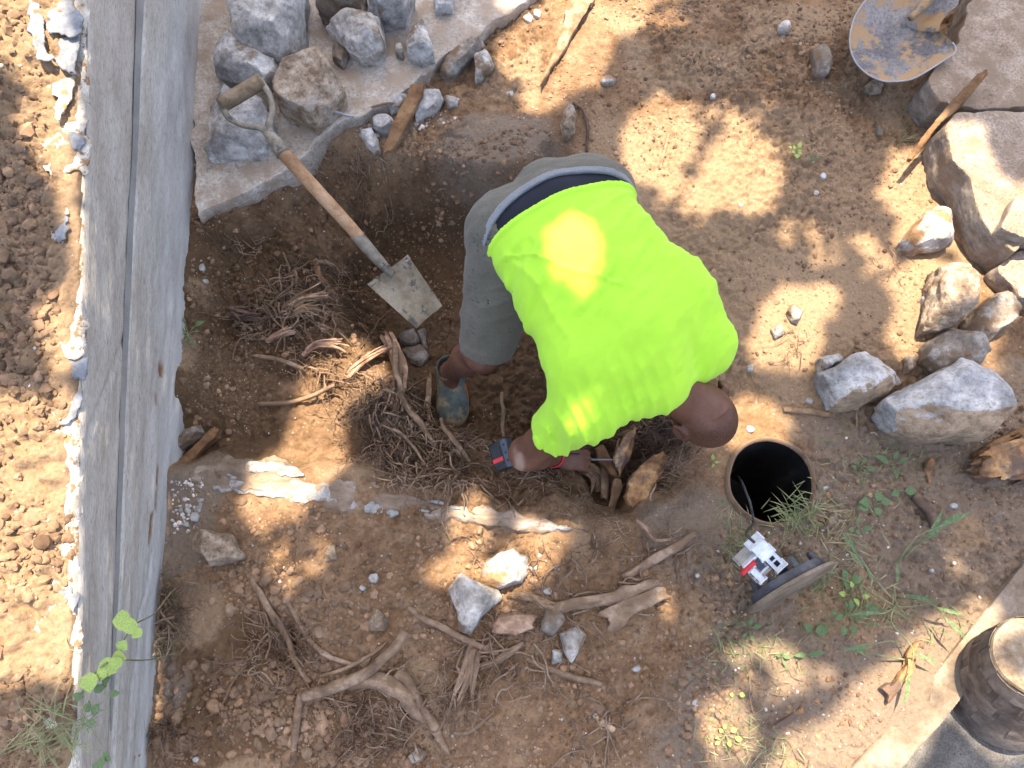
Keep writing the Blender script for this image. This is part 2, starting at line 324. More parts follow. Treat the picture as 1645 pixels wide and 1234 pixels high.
dust = np.maximum(.7*sstep(.2, -.1, poly_sdf(xf, yf, DUSTP)+.2*wob), .8*sstep(.1, .3, wob*.4)); dust = np.maximum(dust*(1-.8*inpit), .85*left_)
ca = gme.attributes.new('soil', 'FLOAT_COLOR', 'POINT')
ca.data.foreach_set('color', np.stack([moist_shade, ash, dust, 0*ash+1], 1).astype(np.float32).ravel())
ob('ground', gme, kind='structure')

BZ = bz.reshape(shp); ZZ = Z.reshape(shp)
def look(A, x, y):
    x = np.atleast_1d(np.asarray(x, float)); y = np.atleast_1d(np.asarray(y, float))
    i = np.clip(np.searchsorted(gx, x)-1, 0, len(gx)-2); j = np.clip(np.searchsorted(gy, y)-1, 0, len(gy)-2)
    u = np.clip((x-gx[i])/(gx[i+1]-gx[i]), 0, 1); v = np.clip((y-gy[j])/(gy[j+1]-gy[j]), 0, 1)
    return (A[j, i]*(1-u)+A[j, i+1]*u)*(1-v)+(A[j+1, i]*(1-u)+A[j+1, i+1]*u)*v
def G(px, py, dz=0.0):
    z = 0.
    for _ in range(8):
        p = P(px, py, z); z = .5*z+.5*float(look(BZ, p[0], p[1])[0])
    p = P(px, py, z); p[2] = z+dz; return p
height_exact = height
def height(x, y): return look(ZZ, x, y)

# ------------------------------------------------------------------ implicit surfaces: grid, blends, surface nets
class Field:
    def __init__(s, lo, hi, h):
        s.lo = np.array(lo, np.float32); s.h = h
        s.n = np.ceil((np.array(hi)-s.lo)/h).astype(int)+1
        s.ax = [s.lo[i]+h*np.arange(s.n[i], dtype=np.float32) for i in range(3)]
        s.d = np.full(s.n, .1, np.float32)
    def sl(s, lo, hi):
        a = np.clip(np.floor((np.array(lo)-s.lo)/s.h).astype(int), 0, s.n); b = np.clip(np.ceil((np.array(hi)-s.lo)/s.h).astype(int)+1, 0, s.n)
        return tuple(slice(i, j) for i, j in zip(a, b))
    def grid(s, S=None):
        S = S or (slice(None),)*3
        return np.meshgrid(*[a[q] for a, q in zip(s.ax, S)], indexing='ij')
    def add(s, fn, lo, hi, k=.02, cut=False):
        S = s.sl(np.array(lo)-k-.04, np.array(hi)+k+.04)
        if any(q.stop <= q.start for q in S): return
        d = fn(*s.grid(S)).astype(np.float32); a = s.d[S]
        if cut: a = -a
        hh = np.clip(.5+.5*(a-d)/k, 0, 1); r = a+(d-a)*hh-k*hh*(1-hh)
        s.d[S] = -r if cut else r
    def cone(s, a, b, ra, rb, k=.02, cut=False):
        a = np.array(a, np.float32); b = np.array(b, np.float32); e = b-a; L = float(e@e)+1e-9
        def fn(x, y, z):
            t = np.clip(((x-a[0])*e[0]+(y-a[1])*e[1]+(z-a[2])*e[2])/L, 0, 1)
            return np.sqrt((x-a[0]-e[0]*t)**2+(y-a[1]-e[1]*t)**2+(z-a[2]-e[2]*t)**2)-(ra+(rb-ra)*t)
        R = max(ra, rb); s.add(fn, np.minimum(a, b)-R, np.maximum(a, b)+R, k, cut)
    def ball(s, c, r, axes=None, k=.02, cut=False):
        c = np.array(c, np.float32); r = np.array(r, np.float32)*np.ones(3, np.float32); A = np.eye(3) if axes is None else np.array(axes)
        def fn(x, y, z):
            q = [((x-c[0])*A[i][0]+(y-c[1])*A[i][1]+(z-c[2])*A[i][2]) for i in range(3)]
            k0 = np.sqrt(sum((q[i]/r[i])**2 for i in range(3)))+1e-6; k1 = np.sqrt(sum((q[i]/r[i]**2)**2 for i in range(3)))+1e-6
            return k0*(k0-1)/k1
        R = float(r.max()); s.add(fn, c-R, c+R, k, cut)
    def nets(s): return surface_nets(s.d, s.lo, s.h)
def surface_nets(d, lo, h):
    ins = d < 0; nx, ny, nz = d.shape
    c = np.zeros((nx-1, ny-1, nz-1), np.uint8)
    for a in (0, 1):
        for b in (0, 1):
            for e in (0, 1): c += ins[a:nx-1+a, b:ny-1+b, e:nz-1+e]
    cell = np.argwhere((c > 0) & (c < 8)); vid = np.full(c.shape, -1, np.int32); vid[tuple(cell.T)] = np.arange(len(cell))
    acc = np.zeros((len(cell), 3), np.float32); cnt = np.zeros(len(cell), np.float32)
    for ax in range(3):
        o1, o2 = [i for i in range(3) if i != ax]
        for a in (0, 1):
            for b in (0, 1):
                p = cell.copy(); p[:, o1] += a; p[:, o2] += b; q_ = p.copy(); q_[:, ax] += 1
                v0 = d[tuple(p.T)]; v1 = d[tuple(q_.T)]; k = (v0 < 0) != (v1 < 0)
                t = np.where(k, v0/(v0-v1+1e-12*(v0 == v1)), 0)
                pt = p.astype(np.float32); pt[:, ax] += t
                acc[k] += pt[k]; cnt[k] += 1
    v = lo+h*acc/cnt[:, None]; F = []
    for ax in range(3):
        o1, o2 = [(1, 2), (2, 0), (0, 1)][ax]
        S0 = [slice(None)]*3; S1 = [slice(None)]*3; S0[ax] = slice(0, -1); S1[ax] = slice(1, None)
        a0 = ins[tuple(S0)]; a1 = ins[tuple(S1)]
        e = np.argwhere(a0 != a1); e = e[(e[:, o1] > 0) & (e[:, o2] > 0) & (e[:, o1] < d.shape[o1]-1) & (e[:, o2] < d.shape[o2]-1)]
        fl = a0[tuple(e.T)]
        def at(i, j):
            p = e.copy(); p[:, o1] -= i; p[:, o2] -= j; return vid[tuple(p.T)]
        qd = np.stack([at(1, 1), at(0, 1), at(0, 0), at(1, 0)], 1)
        qd[~fl] = qd[~fl][:, ::-1]; F.append(qd)
    return v, np.concatenate(F)

# ------------------------------------------------------------------ retaining wall
wall = thing('retaining_wall', 'long grey concrete retaining wall with a dark joint line and peeling cream paint along its top', 'wall')
def wall_mat():
    m, t, b = _nodes('weathered_concrete'); co = coords(t, None, 'uvw')
    st = coords(t, (1.6, 6, 1), 'uvw')
    c = ramp(t, noise(t, st, 2.2, 8, .6), [(.34, (.33, .30, .265)), (.5, (.405, .378, .34)), (.66, (.47, .447, .415))])
    c = mix(t, c, ramp(t, noise(t, st, 26, 8, .78), [(.36, (.5, .49, .48)), (.48, (.95, .95, .95)), (.62, (1.16, 1.16, 1.17))]), .75, 'MULTIPLY')
    sx = N(t, 'SeparateXYZ'); t.links.new(co, sx.inputs[0])
    wv = N(t, 'Math', operation='MULTIPLY_ADD'); t.links.new(noise(t, st, 5, 6), wv.inputs[0]); wv.inputs[1].default_value = .5; t.links.new(sx.outputs[1], wv.inputs[2])
    c = mix(t, c, (.50, .492, .485), ramp(t, wv.outputs[0], [(.55, (0, 0, 0)), (.95, (.75, .75, .75))]))
    pk = ramp(t, noise(t, coords(t, (1, 6, 1), 'uvw'), 30, 3, .5), [(.29, (.7, .7, .7)), (.33, (0, 0, 0))])
    c = mix(t, c, (.13, .125, .12), pk)
    at = N(t, 'Attribute', attribute_name='rust'); c = mix(t, c, (.19, .105, .05), at.outputs['Fac'])
    t.links.new(c, b.inputs['Base Color']); b.inputs['Roughness'].default_value = .9; b.inputs['Specular IOR Level'].default_value = .25
    bump(t, b, [(noise(t, st, 10, 8, .7), .6, .006), (noise(t, co, 120, 4, .7), .4, .002)])
    return m
M['wall'] = wall_mat()
M['paint'] = stuffmat('peeling_cream_paint', [(.35, (.36, .325, .265)), (.5, (.50, .465, .40)), (.7, (.60, .57, .51))], 18, dirt=(.24, .145, .075), dirt_scale=30, dirt_cut=(.53, .58), bmp=.8)
M['joint'] = stuffmat('joint_sealant', [(.3, (.21, .21, .205)), (.5, (.245, .245, .24)), (.7, (.275, .275, .27))], 8, rough=.6, fine_amt=.15, bmp=.15)
M['membrane'] = stuffmat('grey_membrane', [(.3, (.12, .13, .145)), (.5, (.17, .18, .20)), (.7, (.25, .26, .28))], 14, rough=.7, dirt=(.28, .17, .09), dirt_cut=(.6, .68), bmp=.5)
YF, YN = 3.2, -2.6; NU, NV = 900, 64; JV = .365
us = np.linspace(YF, YN, NU)
# pits and rust: pixel row/col on the face
SPOTS = [(262, 592, .035, .008), (250, 640, .03, .004), (254, 762, .045, .005), (243, 850, .06, .005), (250, 800, .05, .003)]
def face_uv(px, py):
    best = None
    for v in np.linspace(0, 1, 60):
        for _ in range(1):
            pass
        # march over the face at this height fraction
        y = 0.; 
        for _ in range(12):
            tx, tz = wall_top(y); z = tz+(-.06-tz)*v; y = .4*y+.6*P(px, py, z)[1]
        tx, tz = wall_top(y); x = tx+(wall_foot(y)-tx)*v; e = abs(x-P(px, py, tz+(-.06-tz)*v)[0])
        if best is None or e < best[0]: best = (e, y, v)
    return best[1], best[2]
spots = [(*face_uv(a, b), c, d) for a, b, c, d in SPOTS]
vs = np.concatenate([np.linspace(0, JV-.028, 20), np.linspace(JV-.024, JV+.024, 5), np.linspace(JV+.028, 1.08, 39)])
Ug, Vg = np.meshgrid(us, vs, indexing='ij'); U_, V_ = Ug.ravel(), Vg.ravel()
tx, tz = wall_top(U_); fx = wall_foot(U_)
x = tx+(fx-tx)*V_; z = tz+(-.06-tz)*V_
dep = .0022*fbm(U_*1.4+.5*V_, V_*4, 0*U_, 2.5, 4)+.0016*fbm(U_*6+2*V_, V_*22, 0*U_+4, 2, 4)
dep = dep-.006*sstep(.034, .026, np.abs(V_-JV-.01*noise3(U_*3, 0*U_, 0*U_)))
crack = np.abs((V_-.62)-.25*(U_+.9)-.03*noise3(U_*12, 0*U_, 0*U_)); dep = dep-.008*sstep(.012, .0, crack)*(U_ < -.55)
crack2 = np.abs((V_-.30)-.75*(U_-.02)+.03*noise3(U_*9, 0*U_, 0*U_)); dep = dep-.006*sstep(.03, 0, crack2)*(V_ < JV)*(V_ > .02)
dep = dep-.006*np.clip(noise3(U_*7, V_*28, 0*U_+8)-.35, 0, 1)*(V_ > .55)
rust = np.zeros_like(U_)
for sy, sv, ly, lv in spots:
    kk = np.clip(1-((U_-sy)/ly)**2-((V_-sv)/(lv*4))**2+.5*noise3(U_*30, V_*40, 0*U_), 0, 1)*(np.abs(U_-sy) < .15)
    rust = np.maximum(rust, np.minimum(kk*1.6, 1)); dep = dep-.007*kk
dep = dep-.02*sstep(.0, .03, V_*.0+(.012-V_))*0
x = x+dep+np.where(V_ < .001, -.006, 0)
idx = np.arange(U_.size).reshape(Ug.shape)
q = np.stack([idx[:-1, :-1], idx[:-1, 1:], idx[1:, 1:], idx[1:, :-1]], -1).reshape(-1, 4)[:, ::-1]
wme = mesh('wall_face', np.stack([x, U_, z], 1), q, M['wall'])
a_ = wme.attributes.new('uvw', 'FLOAT_VECTOR', 'POINT'); a_.data.foreach_set('vector', np.stack([U_, V_*.62, 0*U_], 1).astype(np.float32).ravel())
a_ = wme.attributes.new('rust', 'FLOAT', 'POINT'); a_.data.foreach_set('value', rust.astype(np.float32))
ob('wall_face', wme, wall)
# painted top, 12 cm wide, and the back of the wall
cols = np.linspace(0, .13, 14); Ug, Wg = np.meshgrid(us, cols, indexing='ij'); U_, W_ = Ug.ravel(), Wg.ravel(); tx, tz = wall_top(U_)
zt = tz+.002+.004*fbm(U_, W_*2, 0*U_, 12, 3)-.02*sstep(.008, 0, W_)*(.3+.5*np.abs(noise3(U_*40, 0*U_, 0*U_)))
xx = tx-W_-.004+.006*noise3(U_*22, 0*U_, 0*U_+3)*(W_ < .001); zt = np.where(W_ > .125, -.3, zt)
idx = np.arange(U_.size).reshape(Ug.shape); q = np.stack([idx[:-1, :-1], idx[:-1, 1:], idx[1:, 1:], idx[1:, :-1]], -1).reshape(-1, 4)
ob('painted_top', mesh('painted_top', np.stack([xx, U_, zt], 1), q, M['paint']), wall)
# joint sealant lying in the groove
js = us[(us > -1.05)]; vv = []; 
for y in js:
    a, b = wall_top(y); f_ = wall_foot(y); wv_ = .006+.002*float(noise3(np.array([y*5]), np.array([0.]), np.array([1.]))[0])
    if y < -.75: wv_ *= max(.02, (y+1.05)/.3)
    mv = JV+.01*float(noise3(np.array([y*3]), np.array([0.]), np.array([0.]))[0])
    for s_ in (-1, 1):
        v_ = mv+s_*(.012+wv_*2.2); vv.append((a+(f_-a)*v_-.0030, y, b+(-.06-b)*v_))
ob('joint_strip', mesh('joint_strip', vv, [(2*i, 2*i+1, 2*i+3, 2*i+2) for i in range(len(js)-1)], M['joint']), wall)

def sheet(name, pix, z, th, m, parent=None, amp=.004, h=.0045, **k):
    """a thin irregular flake or slab with real thickness from a ground outline"""
    w_ = PP(pix, z); lo = np.r_[w_.min(0)[:2]-.03, z-th-.02]; hi = np.r_[w_.max(0)[:2]+.03, z+.03]
    F_ = Field(lo, hi, h); x, y, zz = F_.grid()
    ed = poly_sdf(x[:, :, 0], y[:, :, 0], w_)[:, :, None]+amp*2.2*fbm(x, y, zz, 30, 3)
    zo = amp*fbm(x, y, 0*x, 11, 3)
    F_.d = np.maximum(ed, np.abs(zz-z-zo+th/2)-th/2).astype(np.float32)
    v, f = F_.nets(); return ob(name, mesh(name, v, f, m), parent, **k)
for pix, m in [([(42, -10), (62, -10), (72, 60), (78, 92), (60, 95), (50, 70)], 'membrane'), ([(75, 15), (110, 0), (130, 15), (128, 50), (110, 60), (78, 55)], 'membrane'),
               ([(92, 60), (128, 55), (122, 120), (100, 112), (90, 95)], 'membrane'), ([(80, 130), (118, 122), (112, 150), (96, 190), (88, 160)], 'paint'),
               ([(62, 232), (86, 225), (108, 200), (138, 190), (146, 260), (138, 275), (96, 280), (72, 272)], 'paint'), ([(108, 215), (132, 212), (130, 240), (112, 238)], 'membrane'),
               ([(92, 315), (110, 310), (118, 350), (100, 345)], 'paint'), ([(90, 335), (110, 345), (105, 380), (88, 392)], 'membrane'),
               ([(86, 540), (105, 520), (140, 515), (140, 560), (120, 580), (100, 565)], 'paint'), ([(106, 580), (140, 575), (138, 612), (115, 605)], 'membrane'),
               ([(84, 665), (110, 640), (130, 630), (128, 650), (105, 680), (88, 682)], 'membrane'),
               ([(90, 948), (118, 935), (128, 960), (115, 980), (98, 975)], 'membrane'), ([(108, 1015), (128, 1000), (130, 1045), (112, 1040)], 'paint')]:
    p = P(*np.mean(pix, 0), .5); zt = wall_top(p[1])[1]
    sheet('paint_flake' if m == 'paint' else 'membrane_flap', pix, zt+(.012 if m == 'membrane' else .008), .006, M[m], wall, .005)
settle(wall, (WT1[0], -1.2, 0))

# ------------------------------------------------------------------ stones and slabs
def rock(name, label, cat, pix, h, m, z0=None, seed=0, amp=.007, slope=.16, tilt=.25, group=None, res=None, cuts=10, sink=.04, plan=.010):
    rg = np.random.default_rng(seed+len(label)*7); c = np.mean(pix, 0)
    if z0 is None: z0 = float(G(*c)[2])
    w_ = PP(pix, z0+.45*h); lo = np.r_[w_.min(0)[:2]-.03, z0-sink-.03]; hi = np.r_[w_.max(0)[:2]+.03, z0+h*1.25+.03]
    size = float(max(hi-lo)); F_ = Field(lo, hi, res or max(.0036, min(.0085, size/58))); x, y, z = F_.grid()
    pl2 = poly_sdf(x[:, :, 0], y[:, :, 0], w_)+plan*min(1, size*2)*fbm(x[:, :, 0]+seed, y[:, :, 0], 0*x[:, :, 0], 13, 3)
    d = pl2[:, :, None]+np.maximum(slope*(z-z0-.35*h), -.1*(z-z0-.35*h))
    cx, cy = w_[:, :2].mean(0); tx_, ty_ = rg.uniform(-tilt, tilt, 2)
    d = np.maximum(d, (z-z0-h-(x-cx)*tx_-(y-cy)*ty_)*.95); d = np.maximum(d, z0-sink-z)
    for i in range(cuts):
        a = rg.uniform(0, 6.283); n = np.array([math.cos(a), math.sin(a), rg.uniform(.5, 1.3)]); n /= np.linalg.norm(n)
        ext = max(((w_[:, 0]-cx)*n[0]+(w_[:, 1]-cy)*n[1]).max(), .01)
        d = np.maximum(d, (x-cx)*n[0]+(y-cy)*n[1]+(z-z0-.5*h)*n[2]-(ext*rg.uniform(.62, .92)+.30*h*n[2]))
    o = rg.uniform(-9, 9); near = np.abs(d) < .05
    nz_ = np.zeros_like(d); nz_[near] = .55*fbm(x[near]+o, y[near], z[near], 28, 4, .6)
    # stepped fracture relief: broken faces in angular scallops
    st_ = fbm(x[near]-o, y[near]+2, z[near]*1.3, 11, 2); st_ = st_*4; st_ = (np.floor(st_)+sstep(.72, 1., st_-np.floor(st_)))/4
    nz_[near] += 1.1*st_
    F_.d = (d+amp*nz_).astype(np.float32)
    v, f = F_.nets(); o_ = ob(name, mesh(name, v, f, M[m], True, 24), None, label=label, category=cat, group=group)
    return recentre(o_)
SL = [(322, 362), (345, 346), (405, 318), (470, 280), (505, 250), (545, 215), (610, 182), (660, 152), (700, 112), (750, 80), (800, 45), (860, 0), (930, -80), (310, -80), (310, 200)]
rock('concrete_slab', 'wide dusty concrete slab with a broken edge lying beside the wall under the stones', 'slab', SL, .07, 'slab', -.02, 3, .0035, .05, .01, cuts=0, res=.008, sink=.1)
SZ = .055
R_ = [
 ('rubble_block', 'biggest block on the slab by the wall, its top brown with dirt', [(383, -25), (492, -25), (490, 40), (478, 75), (450, 92), (400, 88), (380, 70), (372, 30)], .2, 'block', SZ, .1),
 ('rubble_stone', 'rounded pale stone between the wall and the spade grip', [(345, 78), (375, 62), (400, 85), (445, 95), (446, 125), (430, 142), (410, 128), (380, 134), (345, 115)], .13, 'stone_blue', SZ, .3),
 ('rubble_stone', 'blue grey block lying under the D shaped handle of the spade', [(347, 140), (375, 150), (430, 170), (442, 200), (428, 240), (375, 252), (330, 250), (336, 180)], .10, 'stone_blue', SZ, .2),
 ('rubble_stone', 'large tan pitted stone to the right of the spade handle', [(475, 80), (515, 78), (530, 100), (552, 150), (545, 170), (505, 202), (470, 190), (455, 180), (440, 150), (450, 130)], .15, 'stone_tan', SZ, .15),
 ('rubble_stone', 'grey angular rock at the top of the slab right of the biggest block', [(520, 40), (560, 22), (612, 27), (618, 75), (600, 90), (575, 88), (545, 65)], .16, 'stone', SZ, .2),
 ('rubble_stone', 'rough rock cut off by the top edge just right of the biggest block', [(505, -20), (585, -20), (583, 18), (545, 24), (510, 8)], .2, 'stone_dirty', SZ, .2),
 ('rubble_stone', 'pale rock at the top edge touching the grey angular rock', [(590, -18), (665, -18), (650, 22), (612, 26), (590, 15)], .18, 'stone_blue', SZ, .2),
 ('rubble_stone', 'small dull stone tucked between the tan pitted stone and the grey angular rock', [(535, 78), (548, 68), (562, 85), (550, 105), (534, 95)], .05, 'stone_dirty', SZ, .2),
 ('rubble_stone', 'pointed blue grey stone standing alone on the bare slab', [(663, 45), (680, 40), (690, 60), (698, 90), (678, 97), (655, 88), (653, 75)], .09, 'stone_blue', SZ, .3),
 ('rubble_stone', 'little stone just left of the pointed blue grey stone', [(633, 75), (645, 68), (651, 85), (648, 93), (632, 88)], .045, 'stone', SZ, .2),
 ('rubble_stone', 'small stone at the top edge above the pointed blue grey stone', [(695, -8), (730, -8), (728, 15), (700, 17)], .05, 'stone_blue', SZ, .2),
 ('rubble_stone', 'long dirt covered stone lying along the broken edge of the slab', [(710, 115), (715, 100), (745, 75), (775, 58), (778, 70), (750, 100), (720, 123)], .07, 'stone_dirty', None, .1),
 ('rubble_stone', 'wedge shaped grey stone beside the long dirt covered stone', [(760, 100), (775, 80), (796, 105), (785, 118), (763, 130)], .06, 'stone', None, .3),
 ('rubble_stone', 'grey stone under the slab edge just left of the brown lath', [(597, 190), (628, 184), (634, 205), (615, 214), (600, 206)], .05, 'stone_blue', None, .2),
 ('rubble_stone', 'pale stone pressed against the upper end of the brown lath', [(617, 160), (654, 151), (650, 176), (629, 181)], .05, 'stone_blue', None, .2),
 ('rubble_stone', 'blue grey stone on the right side of the brown lath', [(668, 156), (705, 146), (714, 160), (700, 178), (668, 194)], .06, 'stone_blue', None, .2),
 ('rubble_stone', 'speckled stone at the lower tip of the brown lath', [(575, 215), (596, 203), (607, 222), (614, 243), (600, 245)], .05, 'stone_pale', None, .2),
 ('rubble_stone', 'small round stone beyond the blue grey stone by the lath', [(712, 160), (722, 155), (736, 162), (734, 172), (718, 174)], .03, 'stone', None, .2),
 ('standing_stone', 'thin tan stone sticking up from the soil above the back of the worker', [(902, 200), (908, 165), (914, 160), (928, 195), (920, 215), (905, 222)], .08, 'stone_tan', None, .5),
 ('upright_stone', 'narrow flat stone set in the soil left of the round shovel', [(1303, 82), (1311, 66), (1325, 76), (1336, 105), (1332, 121), (1308, 125)], .05, 'stone_dirty', None, .2),
 ('pale_stone', 'white stone stained orange, left of the sunlit slab', [(1447, 388), (1470, 357), (1500, 335), (1522, 330), (1531, 350), (1528, 395), (1500, 403), (1460, 400)], .11, 'stone_pale', None, .35),
 ('tan_stone', 'tall tan stone standing below the corner of the sunlit slab', [(1490, 528), (1495, 470), (1500, 435), (1530, 425), (1560, 420), (1578, 455), (1565, 500), (1530, 525)], .14, 'stone_tan', None, .1),
 ('small_stone', 'small white stone against the left side of the tall tan stone', [(1481, 478), (1490, 474), (1496, 482), (1490, 490), (1482, 488)], .03, 'stone_pale', None, .1),
 ('long_stone', 'long grey brown stone leaning right of the tall tan stone', [(1545, 522), (1600, 472), (1640, 485), (1625, 515), (1590, 550), (1560, 545)], .08, 'stone_dirty', None, .2),
 ('dark_stone', 'dark purple grey stone behind the biggest boulder', [(1480, 578), (1490, 550), (1525, 530), (1560, 535), (1592, 560), (1580, 582), (1540, 592), (1500, 597)], .1, 'stone_dirty', None, .2),
 ('boulder', 'bright blue grey boulder with a brown side, smaller one of the pair above the pipe', [(1312, 602), (1350, 580), (1385, 567), (1430, 590), (1452, 612), (1430, 630), (1380, 656), (1335, 656), (1325, 630)], .14, 'boulder', None, .2),
 ('small_stone', 'small blue grey stone tucked behind the bright boulder', [(1310, 577), (1345, 567), (1353, 583), (1320, 599)], .07, 'stone_blue', None, .2),
 ('boulder', 'biggest boulder of all, grey on top with a tan split side', [(1415, 652), (1440, 630), (1490, 600), (1555, 570), (1590, 595), (1605, 625), (1616, 675), (1585, 706), (1500, 711), (1440, 692)], .2, 'boulder', None, .2),
 ('tan_stone', 'tan angular stone lying near the foot of the wall below the white footing', [(308, 857), (320, 848), (375, 858), (385, 880), (396, 897), (340, 909), (332, 895), (315, 885)], .08, 'stone_tan', None, .2),
 ('pale_stone', 'sunlit upper stone of the touching pair below the white footing', [(772, 908), (800, 885), (825, 877), (845, 895), (849, 920), (838, 936), (800, 946), (772, 940)], .07, 'stone_pale', None, .2),
 ('grey_stone', 'pointed grey lower stone of the touching pair below the white footing', [(725, 946), (738, 922), (770, 935), (800, 945), (806, 960), (775, 990), (756, 1019), (740, 1010), (735, 980)], .08, 'stone', None, .2),
 ('rubble_stone', 'dull stone left of the wedge stone under the bark sheet', [(868, 1000), (875, 976), (900, 980), (910, 995), (890, 1026), (870, 1015)], .05, 'stone_dirty', None, .2),
 ('rubble_stone', 'grey wedge stone pointing down below the bark sheet', [(895, 1015), (925, 1005), (940, 1020), (919, 1066), (908, 1050)], .05, 'stone', None, .2),
 ('small_stone', 'small white stone left of the grey wedge stone', [(889, 1045), (904, 1042), (903, 1064), (888, 1066)], .025, 'stone_pale', None, .2),
 ('stone_chunk', 'dull stone chunk against the wall above the white footing', [(278, 708), (320, 682), (326, 695), (310, 712), (285, 727)], .07, 'stone_dirty', None, .2),
 ('small_stone', 'upright grey stone right of the grass at the pipe mouth', [(1323, 850), (1330, 826), (1344, 822), (1346, 835), (1332, 853)], .04, 'stone', None, .2),
 ('small_stone', 'crumpled grey stone lying in the sun right of the worker', [(1260, 500), (1270, 488), (1288, 500), (1284, 520), (1272, 518)], .045, 'stone', None, .2),
 ('small_stone', 'pale stone fragment just below the crumpled grey stone', [(1238, 528), (1252, 522), (1260, 536), (1246, 545)], .025, 'stone_pale', None, .2),
 ('small_stone', 'brown square stone among the clods beneath the white footing', [(522, 880), (536, 877), (539, 896), (524, 900)], .03, 'stone_tan', None, .2),
 ('small_stone', 'flat tan stone beside the lower end of the forked root', [(655, 1215), (672, 1200), (688, 1207), (680, 1222), (662, 1228)], .03, 'stone_tan', None, .1),
 ('small_stone', 'flat half buried stone left of the lower stone of the pair', [(592, 1000), (606, 978), (622, 996), (618, 1012), (596, 1012)], .025, 'stone_tan', None, .1),
 ('small_stone', 'smooth white pebble right of the loose soil above the worker', [(963, 130), (968, 121), (982, 120), (990, 128), (984, 136), (968, 136)], .02, 'stone_pale', None, .1),
 ('small_stone', 'rough whitish stone in the loose soil at top right of centre', [(1250, 42), (1262, 35), (1271, 44), (1265, 52), (1252, 50)], .025, 'stone_pale', None, .1),
 ('small_stone', 'round grey lump in the shade left of the long split stick', [(1403, 208), (1412, 200), (1421, 210), (1417, 224), (1405, 222)], .03, 'stone_dirty', None, .1),
 ('small_stone', 'brown flat stone under the tip of the round shovel', [(1390, 140), (1405, 130), (1420, 136), (1418, 148), (1398, 150)], .025, 'stone_tan', None, .1),
 ('broken_tile', 'dark flat piece of tile just under the tip of the spade blade', [(640, 536), (664, 527), (678, 548), (668, 556), (645, 552)], .03, 'stone_dirty', None, .1),
 ('broken_tile', 'larger dark flat piece of tile left of the shoe', [(645, 560), (676, 553), (692, 572), (676, 587), (655, 580)], .03, 'stone_dirty', None, .1),
 ('broken_tile', 'narrow dark splinter of tile right of the other two pieces', [(670, 530), (682, 526), (688, 560), (680, 566)], .03, 'stone_dirty', None, .1),
 ('small_stone', 'tan stone right of the sunlit boulder corner beneath the slab', [(1452, 575), (1468, 568), (1472, 590), (1458, 598)], .04, 'stone_tan', None, .1),
]
for i, (n, l, px_, h, m, z0, tl) in enumerate(R_):
    rock(n, l, 'stone' if 'tile' not in n else 'tile', px_, h, m, z0, i, tilt=tl, amp=.006 if h > .06 else .004, group='loose stones round the pit' if 'tile' not in n else 'broken tiles by the spade')
rock('broken_slab', 'big dusty slab in the top right corner under the round shovel', 'slab', [(1470, 152), (1485, 115), (1520, 92), (1525, 55), (1545, 20), (1570, -60), (1760, -60), (1760, 230), (1640, 196), (1560, 200), (1520, 196), (1490, 188)], .15, 'slab_sun', None, 5, .0035, .05, .04, cuts=0, res=.0065)
rock('broken_slab', 'sunlit concrete slab with a shaded broken side at the right edge', 'slab', [(1495, 228), (1515, 207), (1640, 202), (1760, 236), (1760, 410), (1700, 402), (1625, 405), (1602, 425), (1572, 402), (1545, 372), (1530, 312), (1505, 282)], .17, 'slab_sun', None, 6, .0035, .05, .03, cuts=0, res=.0065)
rock('slab_piece', 'loose angular piece lying on top of the sunlit slab', 'slab', [(1622, 322), (1660, 300), (1740, 300), (1740, 385), (1632, 388), (1602, 372)], .045, 'slab_sun', .16, 7, .003, .05, .05, cuts=0)
rock('slab_piece', 'lower broken slab corner catching sun beneath the big sunlit slab', 'slab', [(1590, 440), (1622, 414), (1700, 408), (1760, 412), (1760, 520), (1690, 500), (1630, 488)], .10, 'slab_sun', None, 8, .0035, .06, .1, cuts=0)
# old footing with white lime
foot = rock('old_footing', 'half buried old footing streaked with white lime crossing below the pit', 'footing',
     [(285, 757), (330, 748), (400, 736), (440, 738), (480, 756), (560, 770), (640, 782), (720, 802), (800, 822), (900, 836), (930, 842), (955, 858), (900, 862), (830, 856), (740, 842), (640, 834), (560, 826), (480, 812), (400, 800), (330, 784)], .055, 'footing', -.042, 9, .013, .5, .02, cuts=0, res=.006, plan=.022)
def fslab(name, pix, dz, th, m, parent, amp=.004):
    c = np.mean(pix, 0); z = dz
    s_ = sheet(name, pix, z, th, M[m], None, amp, .004)
    s_.parent = parent; s_.matrix_parent_inverse = Matrix.Translation(-parent.location)
fslab('lime_crust', [(342, 780), (372, 772), (440, 772), (520, 774), (570, 780), (610, 800), (640, 826), (628, 832), (590, 822), (520, 810), (460, 802), (390, 794), (352, 788)], .020, .007, 'lime', foot, .005)
fslab('lime_crust', [(352, 752), (400, 742), (440, 742), (470, 752), (488, 764), (460, 766), (430, 758), (400, 762), (370, 768)], .022, .007, 'lime', foot, .004)
for a, b, r in [(700, 806, 12), (730, 815, 9), (870, 842, 12), (905, 848, 9), (840, 838, 8), (680, 820, 8)]:
    fslab('lime_crust', [(a-r*1.4, b), (a-r*.5, b-r*.4), (a+r, b-r*.1), (a+r*1.5, b+r*.4), (a, b+r*.35)], .019, .009, 'lime', foot, .0015)

